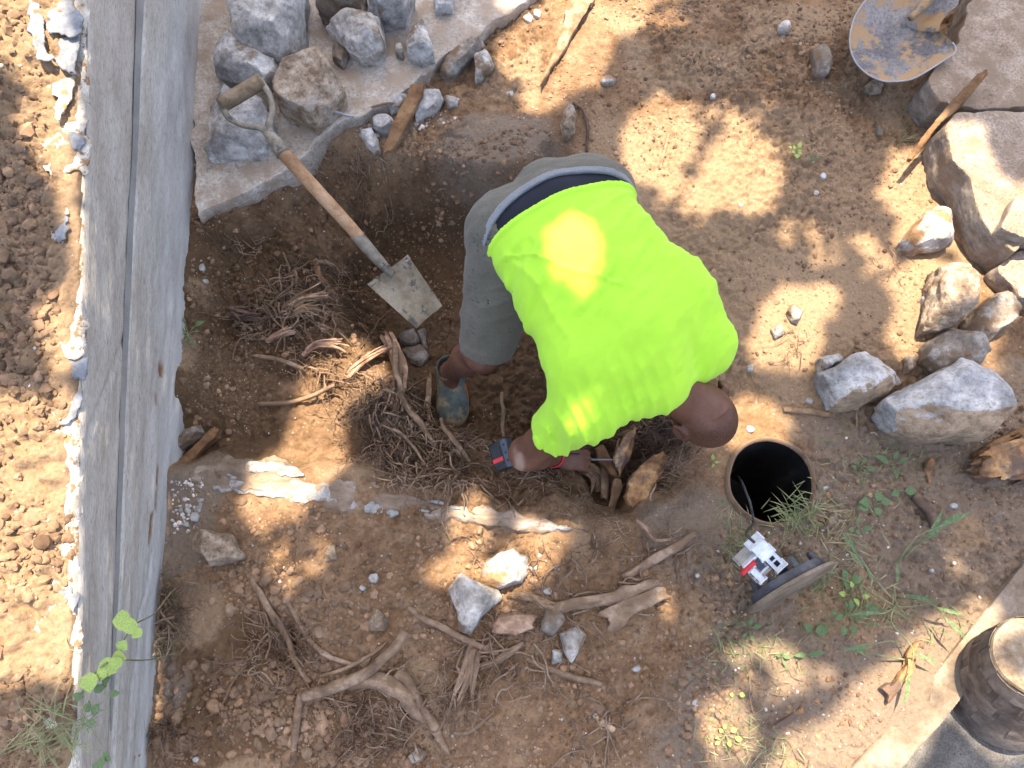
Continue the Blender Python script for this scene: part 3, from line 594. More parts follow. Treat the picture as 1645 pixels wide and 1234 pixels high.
# ------------------------------------------------------------------ tubes: roots, sticks, cables
def spline(pts, n):
    p = np.array(pts, float); m = len(p); t = np.linspace(0, m-1, n); o = []
    for q_ in t:
        i = min(int(q_), m-2); f_ = q_-i; a, b = p[i], p[i+1]; a0 = p[i-1] if i else 2*a-b; b0 = p[i+2] if i+2 < m else 2*b-a
        o.append(.5*((2*a)+(b-a0)*f_+(2*a0-5*a+4*b-b0)*f_**2+(3*a-a0-3*b+b0)*f_**3))
    return np.array(o)
def tube_vf(pts, radii, n=None, sides=8, rough=0., seed=0, wig=0.):
    L = np.linalg.norm(np.diff(np.array(pts, float), axis=0), axis=1).sum(); n = n or max(6, int(L/.012))
    c = spline(pts, n); rg = np.random.default_rng(seed)
    r = np.interp(np.linspace(0, 1, n), np.linspace(0, 1, len(radii)), radii)
    if wig: c = c+wig*np.stack([noise3(np.linspace(0, L*16, n), np.full(n, seed*1.3+k), np.full(n, .5)) for k in range(3)], 1)
    T = np.gradient(c, axis=0); T /= np.linalg.norm(T, axis=1)[:, None]+1e-9
    up = np.array([.13, .21, 1.]); A = np.cross(T, up); A /= np.linalg.norm(A, axis=1)[:, None]+1e-9; B = np.cross(T, A)
    th = np.linspace(0, 2*np.pi, sides, endpoint=False); rid = 1+rough*rg.uniform(-1, 1, sides)
    R = r[:, None]*rid[None, :]
    if rough: R = R*(1+rough*.8*noise3(np.arange(n)[:, None]*.35+0*th[None], th[None]*1.1+0*R, np.full(R.shape, seed*.7)))
    v = c[:, None]+A[:, None]*(np.cos(th)[None, :, None]*R[..., None])+B[:, None]*(np.sin(th)[None, :, None]*R[..., None])
    idx = np.arange(n*sides).reshape(n, sides); nx_ = np.roll(idx, -1, 1)
    f = np.stack([idx[:-1], nx_[:-1], nx_[1:], idx[1:]], -1).reshape(-1, 4)
    v = np.concatenate([v.reshape(-1, 3), c[:1], c[-1:]]); e0, e1 = len(v)-2, len(v)-1
    caps = [(e0, nx_[0, i], idx[0, i], e0) for i in range(sides)]+[(e1, idx[-1, i], nx_[-1, i], e1) for i in range(sides)]
    return v, f, [c_[:3] for c_ in caps]
def bundle(name, pts, radii, m, seed=0, k=7, **kw):
    """a torn root: a core with split fibres of unequal length lying along it, one mesh"""
    rg = np.random.default_rng(seed); V, F, off = [], [], 0; p = np.array(pts, float); R = max(radii)
    core = spline(p, 24); T = core[-1]-core[0]; T /= np.linalg.norm(T)
    for i in range(k+1):
        if i == 0: q_, rr_ = core, [a*.72 for a in radii]
        else:
            a = rg.uniform(0, 6.283); sd = np.cross(T, [0, 0, 1.]); sd /= np.linalg.norm(sd)+1e-9; up = np.cross(sd, T)
            o_ = (sd*math.cos(a)+up*abs(math.sin(a)))*R*rg.uniform(.45, .85); i0 = int(rg.uniform(0, 7)); i1 = int(rg.uniform(15, 24)); q_ = core[i0:i1]+o_
            q_ = q_+np.linspace(0, 1, len(q_))[:, None]**2*(rg.normal(0, 1, 3)*R*.9+T*rg.uniform(0, 1.6)*R); rr_ = [R*rg.uniform(.2, .4), R*rg.uniform(.22, .38), R*rg.uniform(.05, .2)]
        v, f, c_ = tube_vf(q_[::3] if len(q_) > 9 else q_, rr_, 12, 7, .35, seed+i, .003); V.append(v)
        F += [tuple(int(x)+off for x in a) for a in f]+[tuple(int(x)+off for x in a) for a in c_]; off += len(v)
    return ob(name, mesh(name, np.concatenate(V), F, m, True, 40), None, **kw)
def tube(name, pts, radii, m, parent=None, sides=8, rough=0., seed=0, wig=0., n=None, sharp=None, **k):
    v, f, caps = tube_vf(pts, radii, n, sides, rough, seed, wig)
    return ob(name, mesh(name, v, [tuple(map(int, a)) for a in f]+[tuple(map(int, a)) for a in caps], m, True, sharp), parent, **k)
def gp(seq):
    """pixel path with heights above the ground -> world"""
    return [G(a, b, h) for a, b, h in seq]
ROOTS = [
 ('root', 'thick forked root curving across the lower soil with reddish torn bark', [(490, 1120, .03), (540, 1105, .05), (590, 1085, .06), (630, 1050, .07), (655, 1018, .06)], [.016, .019, .018, .016, .014], 'root', .35),
 ('root', 'upright brown stub running down from the left end of the forked root', [(487, 1108, .03), (480, 1150, .03), (472, 1200, .01), (465, 1240, -.01)], [.010, .010, .009, .007], 'root', .25),
 ('root', 'broad grey root arching under the forked root to the lower right', [(560, 1095, .02), (610, 1090, .035), (650, 1112, .035), (672, 1140, .02), (690, 1160, -.01)], [.02, .024, .026, .022, .014], 'root', .3),
 ('root', 'straight grey branch slanting down right of the forked root', [(640, 1080, .03), (660, 1100, .035), (680, 1140, .03), (700, 1175, .02), (722, 1215, -.005)], [.018, .015, .014, .012, .008], 'root', .25),
 ('root', 'long brown root running from the soil below the tan stone to the forked root', [(405, 935, .01), (430, 975, .025), (462, 1020, .03), (475, 1060, .02), (500, 1098, .02)], [.009, .011, .012, .011, .010], 'root', .3),
 ('root', 'shorter brown root beside the long brown root', [(462, 968, .01), (485, 1005, .025), (510, 1040, .02), (545, 1062, .02), (575, 1070, .01)], [.007, .009, .009, .008, .006], 'root', .3),
 ('root', 'thin pale root lying along the upper side of the forked root', [(515, 1088, .03), (560, 1072, .04), (600, 1050, .05), (625, 1030, .04)], [.004, .005, .005, .003], 'root', .2),
 ('stick', 'bare straight stick below the touching pair of stones', [(655, 977, .02), (700, 1003, .03), (750, 1028, .03), (800, 1048, .02)], [.008, .010, .010, .011], 'root', .12),
 ('stick', 'straight brown stick pointing to the lower right end of the soil heap', [(845, 1060, .02), (880, 1074, .02), (920, 1088, .02), (968, 1099, .015)], [.008, .010, .010, .009], 'root', .12),
 ('root', 'shredded root bundle standing under the pair of stones', [(765, 1040, .02), (755, 1075, .04), (742, 1110, .03), (730, 1145, 0)], [.014, .022, .020, .008], 'root', .5),
 ('root', 'pale frayed root end just right of the shredded root bundle', [(772, 1072, .03), (800, 1060, .04), (830, 1040, .035), (842, 1030, .02)], [.006, .008, .007, .003], 'root', .4),
 ('root', 'small forked twig lying between the grey branch and the soil heap', [(728, 1178, .01), (752, 1178, .015), (775, 1160, .015), (795, 1142, .01)], [.004, .005, .005, .004], 'root', .2),
 ('root', 'split root reaching right from the pair of stones', [(815, 955, .03), (850, 960, .04), (880, 972, .035), (912, 985, .02)], [.010, .012, .009, .005], 'wood_pale', .4),
 ('root', 'dusty grey root under the bark sheet', [(880, 985, .02), (930, 972, .05), (990, 962, .05), (1040, 945, .03), (1070, 935, 0)], [.012, .018, .020, .016, .010], 'root', .35),
 ('root', 'long grey root slanting up to the right below the stump splinters', [(1000, 930, .01), (1040, 905, .03), (1080, 880, .04), (1110, 862, .05)], [.010, .014, .014, .008], 'root', .3),
 ('root', 'pale peeled twig beside the top of the long grey root', [(1020, 838, .03), (1035, 852, .04), (1050, 870, .04), (1085, 866, .03)], [.004, .006, .007, .005], 'root_red', .4),
 ('root', 'pale stick root casting its shadow in the sunlit part of the pit', [(415, 650, .01), (470, 650, .03), (510, 640, .06), (545, 628, .09)], [.007, .008, .007, .007], 'root', .2),
 ('root', 'dark root ending in a pale tip just above the sunlit patch', [(408, 575, .02), (440, 580, .04), (470, 590, .05), (492, 598, .06)], [.005, .008, .008, .007], 'root', .25),
 ('root', 'short pale root sticking up by the lower edge of the sunlit patch', [(545, 672, .01), (562, 662, .05), (582, 650, .09)], [.008, .007, .005], 'root', .2),
 ('root', 'thin brown root lying on the sunlit patch under the spade', [(580, 560, .02), (600, 535, .03), (612, 515, .03), (630, 500, .02)], [.003, .004, .004, .003], 'root_dark', .2),
 ('root_stub', 'split pale root stub facing right above the other root ends in the pit', [(508, 418, .0), (512, 440, .04), (522, 458, .05), (533, 470, .04)], [.010, .012, .012, .010], 'wood_pale', .4),
 ('root_stub', 'curved brown root end over the split pale stub', [(508, 425, .03), (525, 428, .05), (540, 435, .05), (548, 442, .03)], [.008, .010, .009, .006], 'wood_pale', .4),
 ('root_stub', 'broken root end with pale splinters in the middle of the pit side', [(455, 505, .02), (485, 490, .05), (515, 487, .06), (534, 486, .06)], [.014, .018, .014, .008], 'wood_pale', .5),
 ('root_stub', 'shorter broken root end directly under the splintered one', [(470, 512, .02), (490, 502, .05), (510, 503, .05), (515, 505, .04)], [.012, .014, .010, .006], 'wood_pale', .5),
 ('root_stub', 'dark gnarled root end closest to the wall in the pit', [(370, 500, .02), (385, 510, .05), (405, 518, .05), (425, 520, .04)], [.018, .024, .020, .012], 'root_dark', .5),
 ('root_stub', 'pinkish peeled root end beside the dark gnarled one', [(432, 550, .03), (450, 545, .05), (470, 540, .05), (478, 540, .04)], [.012, .014, .013, .008], 'root_red', .4),
 ('root_stub', 'stubby brown root pointing down under the splintered root ends', [(515, 525, .03), (525, 535, .05), (540, 550, .04)], [.012, .012, .009], 'root', .3),
 ('root', 'reddish frayed root crossing above the sunlit patch', [(490, 575, .03), (515, 562, .06), (545, 565, .06), (560, 572, .03)], [.012, .016, .013, .006], 'root_red', .5),
 ('root', 'frayed root strands reaching into the sunlit patch from the right', [(555, 610, .02), (580, 592, .05), (610, 575, .06), (640, 562, .06)], [.004, .012, .016, .012], 'root_red', .6),
 ('root', 'tall peeled root hanging down left of the shoe, lit orange', [(625, 545, .10), (640, 580, .11), (648, 610, .10), (640, 650, .06), (628, 680, .02)], [.010, .020, .024, .020, .008], 'root_red', .55),
 ('root', 'long brown root curving from the peeled root to the lower right', [(640, 560, .12), (645, 620, .13), (655, 660, .12), (680, 690, .09), (700, 720, .05)], [.008, .010, .010, .009, .006], 'root', .35),
 ('root', 'upright flat root fibre just left of the shoe', [(694, 612, .10), (692, 640, .10), (690, 665, .08), (694, 690, .05)], [.006, .010, .009, .004], 'root', .5),
 ('root', 'long thin root running down to the white footing', [(600, 680, .05), (640, 700, .10), (665, 725, .08), (690, 755, .05)], [.004, .005, .005, .003], 'root', .2),
 ('root', 'mouldy grey root leaning beside the drop below the shoe', [(708, 678, .06), (722, 705, .08), (738, 725, .06), (755, 745, .03)], [.006, .008, .008, .006], 'root', .35),
 ('root', 'pale vertical root right of the shoe', [(806, 640, .12), (808, 665, .12), (806, 690, .08), (808, 705, .05)], [.004, .006, .006, .004], 'root', .3),
 ('root', 'brown root bent along the edge above the waistband of the worker', [(922, 165, .01), (938, 185, .02), (944, 215, .02), (943, 245, .01)], [.004, .006, .006, .005], 'root_dark', .15),
 ('root', 'thin root with a pale stripe in the round spot of sun', [(1060, 270, .005), (1066, 245, .012), (1072, 220, .014), (1077, 203, .012)], [.005, .006, .004, .002], 'wood_pale', .25),
 ('root', 'slim root crossing the rubble between the steel bar and the lath', [(572, 190, .04), (600, 185, .06), (625, 181, .07), (648, 180, .06)], [.003, .004, .004, .003], 'root', .2),
 ('root', 'root poking out of the earth bank behind the spade shaft', [(556, 262, .02), (575, 275, .04), (592, 290, .03)], [.003, .003, .002], 'root', .2),
 ('stick', 'short sawn stick by the bright boulder near the pipe', [(1256, 661, .015), (1285, 661, .02), (1310, 664, .02), (1332, 668, .02)], [.008, .010, .010, .009], 'wood_pale', .15),
 ('stick', 'thin brown twig standing in the soil under the bright boulder', [(1373, 690, .01), (1374, 675, .02), (1374, 660, .03)], [.003, .003, .002], 'root', .1),
 ('stick', 'decayed grey branch end lying right of the weeds', [(1462, 798, .02), (1478, 812, .025), (1492, 830, .02), (1500, 850, .0)], [.018, .020, .018, .010], 'root_dark', .3),
 ('root_stub', 'broad dark root at the left edge of the stump hole', [(888, 745, .06), (925, 750, .07), (955, 770, .05), (962, 800, .02)], [.02, .026, .026, .016], 'root', .35),
]
for i, (n, l, pth, rad, m, ro) in enumerate(ROOTS):
    fib = n == 'root_stub' or m in ('root_red', 'wood_pale') and ro >= .4 or ro >= .5
    pth = [(a_, b_, h_*.8-.004) for a_, b_, h_ in pth]
    mk = (lambda *a, **k: bundle(n, gp(pth), rad, M[m], i+3, 9, **k)) if fib else (lambda *a, **k: tube(n, gp(pth), rad, M[m], None, 11, ro, i+3, .006, **k))
    o_ = mk(label=l, category='stick' if n == 'stick' else 'root', group='sticks on the soil' if n == 'stick' else 'cut tree roots in the pit')
    recentre(o_)

def splinter(name, label, cat, pix, z, th, m, group=None, axis_=None, amp=.006, tilt=None, parent=None, lift=None):
    """a split piece of wood: outline, thickness, grooves along its length"""
    base = float(G(*np.mean(pix, 0))[2])+(lift or 0) if z is None else z
    w_ = PP(pix, base); cx, cy = w_[:, :2].mean(0)
    cov = np.cov((w_[:, :2]-[cx, cy]).T); ev, vc = np.linalg.eigh(cov); ax_ = vc[:, 1]; pr = vc[:, 0]
    lo = np.r_[w_.min(0)[:2]-.03, base-th-.09]; hi = np.r_[w_.max(0)[:2]+.03, base+th+.1]
    F_ = Field(lo, hi, .0048); x, y, z_ = F_.grid(); s_ = (x-cx)*ax_[0]+(y-cy)*ax_[1]; c_ = (x-cx)*pr[0]+(y-cy)*pr[1]
    zz = z_-base-(s_*(tilt or 0)); zz = zz+.006*noise3(s_*9, c_*30, 0*s_)
    ed = poly_sdf(x[:, :, 0], y[:, :, 0], w_)[:, :, None]+amp*fbm(s_*.4, c_*2.2, z_, 30, 2)
    F_.d = (np.maximum(ed, np.abs(zz-th*.25)-th*.5-.3*amp*fbm(s_*.3, c_*4, z_*2, 26, 2))).astype(np.float32)
    v, f = F_.nets(); o_ = ob(name, mesh(name, v, f, M[m], True, 40), parent, label=label, category=cat, group=group)
    return recentre(o_) if parent is None else o_
splinter('wooden_lath', 'weathered brown lath stuck upright between the rubble stones', 'lath', [(662, 145), (682, 143), (678, 165), (655, 205), (640, 228), (618, 250), (613, 252), (618, 232), (632, 196)], None, .02, 'wood_brown', lift=.05, tilt=.1)
splinter('split_stick', 'pale split stick lying in the sun at the top', 'stick', [(915, -15), (950, -20), (955, 0), (932, 40), (905, 85), (886, 110), (868, 138), (880, 105), (900, 60)], None, .022, 'wood_pale', lift=.02)
splinter('split_stick', 'long split stick leaning on the broken slab at top right', 'stick', [(1568, 127), (1575, 135), (1540, 175), (1510, 200), (1472, 250), (1465, 247), (1485, 215), (1510, 182), (1540, 152)], .14, .022, 'wood_brown', tilt=.22)
splinter('rotten_wood', 'rotten orange brown wood piece beneath the biggest boulder', 'wood', [(1562, 742), (1590, 720), (1650, 702), (1720, 700), (1720, 780), (1640, 772), (1602, 770), (1575, 772), (1560, 764)], None, .07, 'wood_rot', amp=.016, lift=.03)
splinter('rotten_wood', 'smaller rotten wood flake behind the orange brown piece', 'wood', [(1556, 728), (1585, 712), (1640, 690), (1645, 702), (1600, 726), (1560, 740)], None, .04, 'wood_brown', amp=.012, lift=.02)
splinter('stump_splinter', 'broad flat stump splinter with a pale edge, largest in the stump hole', 'splinter', [(1000, 800), (1010, 770), (1035, 742), (1068, 728), (1076, 735), (1066, 765), (1040, 805), (1016, 815)], None, .03, 'wood_rot', 'splinters of the rotten stump', lift=.10, amp=.01)
splinter('stump_splinter', 'tall thin splinter with an orange tip left of the broad one', 'splinter', [(968, 840), (980, 800), (985, 772), (996, 768), (1000, 785), (992, 805), (985, 825)], None, .022, 'wood_pale', 'splinters of the rotten stump', lift=.09)
splinter('stump_splinter', 'dark upright splinter in the middle of the stump hole', 'splinter', [(965, 765), (966, 755), (978, 750), (978, 780), (974, 805), (964, 802)], None, .02, 'root', 'splinters of the rotten stump', lift=.08)
splinter('stump_splinter', 'ragged splinter right under the edge of the shirt', 'splinter', [(985, 735), (1000, 700), (1018, 688), (1016, 710), (1004, 745), (994, 770)], None, .03, 'wood_rot', 'splinters of the rotten stump', lift=.12, amp=.012)
splinter('stump_splinter', 'brown splinter leaning left of the ragged one', 'splinter', [(955, 722), (968, 715), (985, 745), (990, 765), (978, 762), (962, 742)], None, .025, 'wood_brown', 'splinters of the rotten stump', lift=.10)
splinter('bark_sheet', 'dusty sheet of bark lying right of the pair of stones', 'bark', [(960, 985), (1000, 960), (1060, 940), (1082, 960), (1050, 975), (1020, 990), (998, 1015), (980, 1018), (975, 1000)], None, .02, 'root', lift=.035, amp=.01)
splinter('root_burl', 'reddish torn root burl under the pair of stones', 'root', [(785, 1005), (800, 990), (830, 982), (862, 990), (858, 1010), (830, 1025), (800, 1022)], None, .035, 'root_red', lift=.02, amp=.012)
splinter('wood_chunk', 'brown wood chunk lying against the wall beside the stone chunk', 'wood', [(282, 752), (310, 722), (342, 692), (362, 690), (350, 708), (318, 738), (296, 760)], None, .035, 'wood_brown', lift=.02)
splinter('wood_scrap', 'bright orange rotted root lying in the sun by the timber edging', 'wood', [(1405, 1105), (1430, 1090), (1450, 1060), (1468, 1036), (1474, 1050), (1465, 1085), (1445, 1110), (1425, 1125)], None, .02, 'wood_rot', lift=.01, amp=.012)
splinter('wood_scrap', 'long orange wood streak in the soil left of the timber edging', 'wood', [(1235, 1165), (1262, 1150), (1288, 1135), (1290, 1145), (1268, 1160), (1240, 1172)], None, .012, 'wood_rot', lift=.006)
splinter('wood_scrap', 'brown wood flake among the weeds right of the pipe', 'wood', [(1482, 745), (1498, 735), (1502, 745), (1492, 775), (1488, 780)], None, .012, 'wood_rot', lift=.008)
splinter('wood_scrap', 'pale wood flake half buried left of the bottom weeds', 'wood', [(955, 1148), (966, 1150), (990, 1168), (984, 1178), (962, 1165)], None, .01, 'wood_pale', lift=.006)
bar = tube('steel_bar', [P(530, 177, .10), P(550, 183, .095), P(568, 188, .09)], [.005, .005, .005], M['steel'], None, 10, 0, 0, 0, label='short grey steel bar poking from under the tan pitted stone', category='bar'); recentre(bar)

# ------------------------------------------------------------------ spade
def frame_tube(name, pts, radii, m, parent, sides=14, **k): return tube(name, pts, radii, m, parent, sides, 0, 0, 0, **k)
sp_ = thing('spade', 'muddy D handled spade with a wooden shaft, its blade down in the pit', 'spade')
def SPZ(py): return .235+(py-160)*(-.235-.255)/(500-160)          # height of the spade along its length
def S3(px, py, dz=0): return P(px, py, SPZ(py)+dz)
gz_ = .245
tube('grip', [P(354, 170, gz_), P(370, 160, gz_), P(404, 140, gz_), P(420, 130, gz_)], [.026, .0275, .0275, .026], M['grip'], sp_, 16)
yk = [P(416, 128, gz_), P(433, 152, .232), P(438, 178, .222), P(432, 205, .208), P(437, 222, .198)]
tube('yoke', yk, [.013, .010, .011, .015, .019], M['mudsteel'], sp_, 12)
yk = [P(357, 172, gz_), P(368, 190, .232), P(392, 202, .22), P(414, 204, .212), P(432, 212, .204), P(440, 226, .197)]
tube('yoke', yk, [.013, .010, .0095, .012, .016, .019], M['mudsteel'], sp_, 12)
tube('collar', [P(430, 212, .205), P(446, 234, .188), P(456, 248, .18)], [.018, .025, .0265], M['mudsteel'], sp_, 16)
tube('shaft', [P(450, 240, .186), P(500, 296, .10), P(545, 345, .02), P(578, 382, -.045)], [.025, .0245, .0235, .0225], M['shaft'], sp_, 18)
tube('socket', [P(572, 376, -.036), P(590, 398, -.07), P(610, 420, -.11), P(632, 443, -.14)], [.0245, .024, .021, .013], M['mudsteel'], sp_, 16)
# blade: bowed plate with thickness
A_, B_, C_, D_ = P(590, 457, -.13), P(655, 410, -.13), P(711, 492, -.235), P(668, 527, -.235)
NU_, NV_ = 18, 22; vt = []; 
nrm = np.cross(B_-A_, D_-A_); nrm /= np.linalg.norm(nrm); nrm = nrm*np.sign(nrm[2])
for s_ in (0, 1):
    for j in range(NV_):
        t = j/(NV_-1)
        for i in range(NU_):
            u = i/(NU_-1); p = (A_*(1-u)+B_*u)*(1-t)+(D_*(1-u)+C_*u)*t
            p = p+nrm*(-.024*(1-(2*u-1)**2)*(1-.3*t)+.009*np.exp(-((u-.5)/.12)**2)*max(0, 1-t*1.6)+(.002 if s_ == 0 else -.002))
            if t > .96: p = p+(D_-A_)*.012*float(noise3(np.array([u*9]), np.array([0.]), np.array([2.]))[0])
            vt.append(p)
fc = []; o = NU_*NV_
for j in range(NV_-1):
    for i in range(NU_-1):
        a = j*NU_+i; fc += [(a, a+1, a+NU_+1, a+NU_), (o+a, o+a+NU_, o+a+NU_+1, o+a+1)]
ring = [i for i in range(NU_)]+[j*NU_+NU_-1 for j in range(1, NV_)]+[(NV_-1)*NU_+i for i in range(NU_-2, -1, -1)]+[j*NU_ for j in range(NV_-2, 0, -1)]
for a, b in zip(ring, ring[1:]+ring[:1]): fc.append((b, a, a+o, b+o))
ob('blade', mesh('blade', vt, fc, M['blade'], True, 35), sp_)
for (a, b, c, d) in [((592, 455), (600, 449), (604, 453), (597, 460)), ((648, 415), (655, 409), (660, 416), (653, 421))]:
    e = [P(*q_, -.118) for q_ in (a, b, c, d)]; e2 = [p-np.array([0, 0, .006]) for p in e]
    ob('tread', mesh('tread', e+e2, [(0, 1, 2, 3), (4, 7, 6, 5), (0, 4, 5, 1), (1, 5, 6, 2), (2, 6, 7, 3), (3, 7, 4, 0)], M['mudsteel'], False), sp_)
settle(sp_, P(650, 480, -.25))

# ------------------------------------------------------------------ round shovel
sh = thing('round_shovel', 'rusty round point shovel blade resting on the top right slab', 'shovel')
out = [(1391, 0), (1375, 23), (1366, 52), (1366, 78), (1375, 101), (1393, 119), (1417, 130), (1440, 131), (1466, 127), (1495, 111), (1518, 96), (1535, 83), (1530, 68), (1517, 56), (1509, 50), (1512, 36), (1524, 20), (1540, 4),
       (1530, -30), (1500, -60), (1482, -72), (1468, -74), (1455, -70), (1440, -58), (1415, -30)]
zc = .19
def shz(px, py):   # tip low, shoulder high, dished in the middle
    return .12+.10*((px-1385)-(py-110))/300
ow = spline([P(a, b, shz(a, b)) for a, b in out+out[:1]], 97)[:-1]; cen = P(1455, 35, shz(1455, 35)-.03)
vt = []; K = 12
for s_ in (0, 1):
    for k in range(K):
        r = 1-k/K
        for p in ow:
            q_ = cen+(p-cen)*r; dish = -.026*(1-r**2.2)
            al = np.array([.707, .707, 0]); rel = q_-cen; across = abs(rel@np.array([.707, -.707, 0])*1.0); along = rel@al
            ridge = .022*math.exp(-((across)/.03)**2)*min(1, max(0, .55+along/.16))
            vt.append(q_+np.array([0, 0, dish+ridge-(.003 if s_ else 0)]))
    vt.append(cen+np.array([0, 0, -.026+.012-(.003 if s_ else 0)]))
n_ = len(ow); per = n_*K+1; fc = []
for s_ in (0, 1):
    o = s_*per
    for k in range(K-1):
        for i in range(n_):
            j = (i+1) % n_; f_ = (o+k*n_+i, o+k*n_+j, o+(k+1)*n_+j, o+(k+1)*n_+i); fc.append(f_ if not s_ else f_[::-1])
    for i in range(n_): f_ = (o+(K-1)*n_+i, o+(K-1)*n_+(i+1) % n_, o+per-1); fc.append(f_ if not s_ else f_[::-1])
for i in range(n_): fc.append(((i+1) % n_, i, per+i, per+(i+1) % n_))
ob('blade', mesh('blade', vt, fc, M['shovel'], True, 45), sh)
tube('rim', list(ow[[int(i) for i in np.linspace(0, 46, 24)]]), [.003]*6, M['steel'], sh, 8)
tube('socket', [P(1462, 30, .175), P(1500, -8, .2), P(1540, -48, .225), P(1580, -90, .25)], [.012, .021, .024, .022], M['shovel'], sh, 14)
tube('shaft', [P(1575, -85, .247), P(1700, -215, .33), P(1830, -350, .41)], [.02, .019, .019], M['shaft'], sh, 14)
settle(sh, P(1440, 110, .12))

# ------------------------------------------------------------------ worker
def roll_axes(z_axis, x_hint):
    z_ = np.array(z_axis, float); z_ /= np.linalg.norm(z_); x_ = np.array(x_hint, float); x_ -= z_*(x_@z_); x_ /= np.linalg.norm(x_)
    return x_, np.cross(z_, x_), z_
hipR, kneeR, ankR = P(816, 372, .46), P(772, 562, .10), P(722, 598, -.255)
hipL, kneeL, ankL = P(948, 322, .46), P(905, 500, .10), P(905, 470, -.26)
pelM = P(882, 322, .47)
shR, shL = P(938, 655, .46), P(1120, 553, .48)
elbR, wriR = P(846, 728, .19), P(892, 734, -.035)
elbL, wriL = P(1060, 560, .2), P(965, 660, -.0)
chR = [P(836, 374, .52), P(905, 478, .55), P(952, 580, .54), shR]; chL = [P(957, 320, .52), P(986, 402, .55), P(1072, 482, .55), shL]
chM = [P(896, 342, .54), P(950, 440, .575), P(1016, 532, .575), P(1052, 606, .52)]
neckA, head = P(1068, 628, .49), P(1128, 664, .395)
def person_torso(F_, off, upto=4, k=.07):
    rr = ([.108, .108, .112, .078], [.105, .105, .112, .092], [.112, .118, .122, .09])
    for ch, rs in zip((chR, chL, chM), rr):
        for i in range(3): F_.cone(ch[i], ch[i+1], rs[i]+off, rs[i+1]+off, k)
B = Field((-.40, -.50, -.37), (.78, .62, .78), .0068)
person_torso(B, -.016)
for a, r in ((hipR, .10), (hipL, .10), (pelM, .105)): B.ball(a, r, k=.05)
for h_, kn, an in ((hipR, kneeR, ankR), (hipL, kneeL, ankL)):
    B.cone(h_, kn, .088, .058, .04)
    pat = kn+np.array([.012, -.03, 0]); B.ball(pat, .048, k=.04)
    mid_ = kn*.62+an*.38; B.cone(kn, mid_, .052, .055, .03); B.cone(mid_, an, .053, .036, .03)
    B.cone(an, an+np.array([.01, -.06, -.05]), .036, .032, .03); B.cone(an+np.array([.01, -.06, -.05]), an+np.array([.02, -.15, -.07]), .032, .024, .02)
def arm(s_, e_, w_, toward):
    B.cone(s_, e_, .062, .046, .03); B.ball(e_+.012*(e_-s_)/np.linalg.norm(e_-s_), .044, k=.03)
    m_ = e_*.6+w_*.4; B.cone(e_, m_, .046, .044, .02); B.cone(m_, w_, .043, .029, .02)
    d_ = np.array(toward, float); d_ /= np.linalg.norm(d_)
    pa = w_+d_*.05; xa, ya, za = roll_axes(d_, (0, 0, 1) if abs(d_[2]) < .8 else (1, 0, 0))
    B.ball(pa, (.022, .042, .055), (xa, ya, za), k=.02)
    for i, (o_, L_) in enumerate(((-.030, .034), (-.010, .040), (.010, .038), (.029, .030))):
        a0 = pa+ya*o_+za*.045; a1 = a0+za*L_*.7-xa*.012; a2 = a1+za*L_*.25-xa*L_*.7; a3 = a2-za*L_*.45-xa*L_*.3
        B.cone(pa+ya*o_, a0, .0105, .0100, .006); B.cone(a0, a1, .0098, .0092, .004); B.cone(a1, a2, .0092, .0085, .004); B.cone(a2, a3, .0085, .0075, .004)
    t0 = pa-ya*.036-za*.02; t1 = t0-ya*.018+za*.03-xa*.018; t2 = t1+za*.026-xa*.014+ya*.008
    B.cone(t0, t1, .013, .0108, .006); B.cone(t1, t2, .0108, .009, .004)
arm(shR, elbR, wriR, np.array([.9, -.05, -.25])); arm(shL, elbL, wriL, np.array([-.75, -.3, -.4]))
# head: crown away from the neck, face towards the ground
ear = P(1158, 615, .42)-P(1080, 690, .42); ear[2] = 0; ear /= np.linalg.norm(ear)
crown = (head-neckA); crown -= ear*(crown@ear); crown[2] -= .02; crown /= np.linalg.norm(crown)
face = np.cross(crown, ear); face = face*(-1 if face[2] > 0 else 1)
HA = (ear, face, crown)
def H(a, b, c): return head+ear*a+face*b+crown*c
B.cone(neckA-crown*.05, head-crown*.03, .066, .062, .03)
B.ball(head, (.077, .096, .098), HA, k=.02); B.ball(H(0, -.012, .012), (.076, .088, .086), HA, k=.02)
B.ball(H(0, .045, -.055), (.056, .05, .058), HA, k=.03)                    # jaw
B.cone(H(0, .09, .0), H(0, .114, -.032), .008, .013, .012)                 # nose
B.ball(H(.014, .103, -.034), .008, k=.008); B.ball(H(-.014, .103, -.034), .008, k=.008)
for s_ in (-1, 1):
    B.ball(H(.031*s_, .093, .004), .013, k=.01, cut=True); B.ball(H(.031*s_, .083, .003), .012, k=.004); B.cone(H(.012*s_, .096, .022), H(.05*s_, .083, .02), .008, .006, .008)
    ex, ey, ez = roll_axes(ear*s_+face*-.35, crown)
    ec = H(.081*s_, .0, -.010); B.ball(ec+ez*.010, (.035, .023, .0095), (ex, ey, ez), k=.006); B.ball(ec+ez*.014, (.021, .012, .006), (ex, ey, ez), k=.004, cut=True); B.ball(ec-face*.012+ez*.004, (.02, .012, .012), (ex, ey, ez), k=.004, cut=True) if False else None
B.cone(H(-.024, .098, -.062), H(.024, .098, -.062), .007, .007, .006); B.cone(H(-.02, .097, -.073), H(.02, .097, -.073), .008, .008, .006)
B.cone(H(-.026, .105, -.067), H(.026, .105, -.067), .0025, .0025, .004, cut=True)
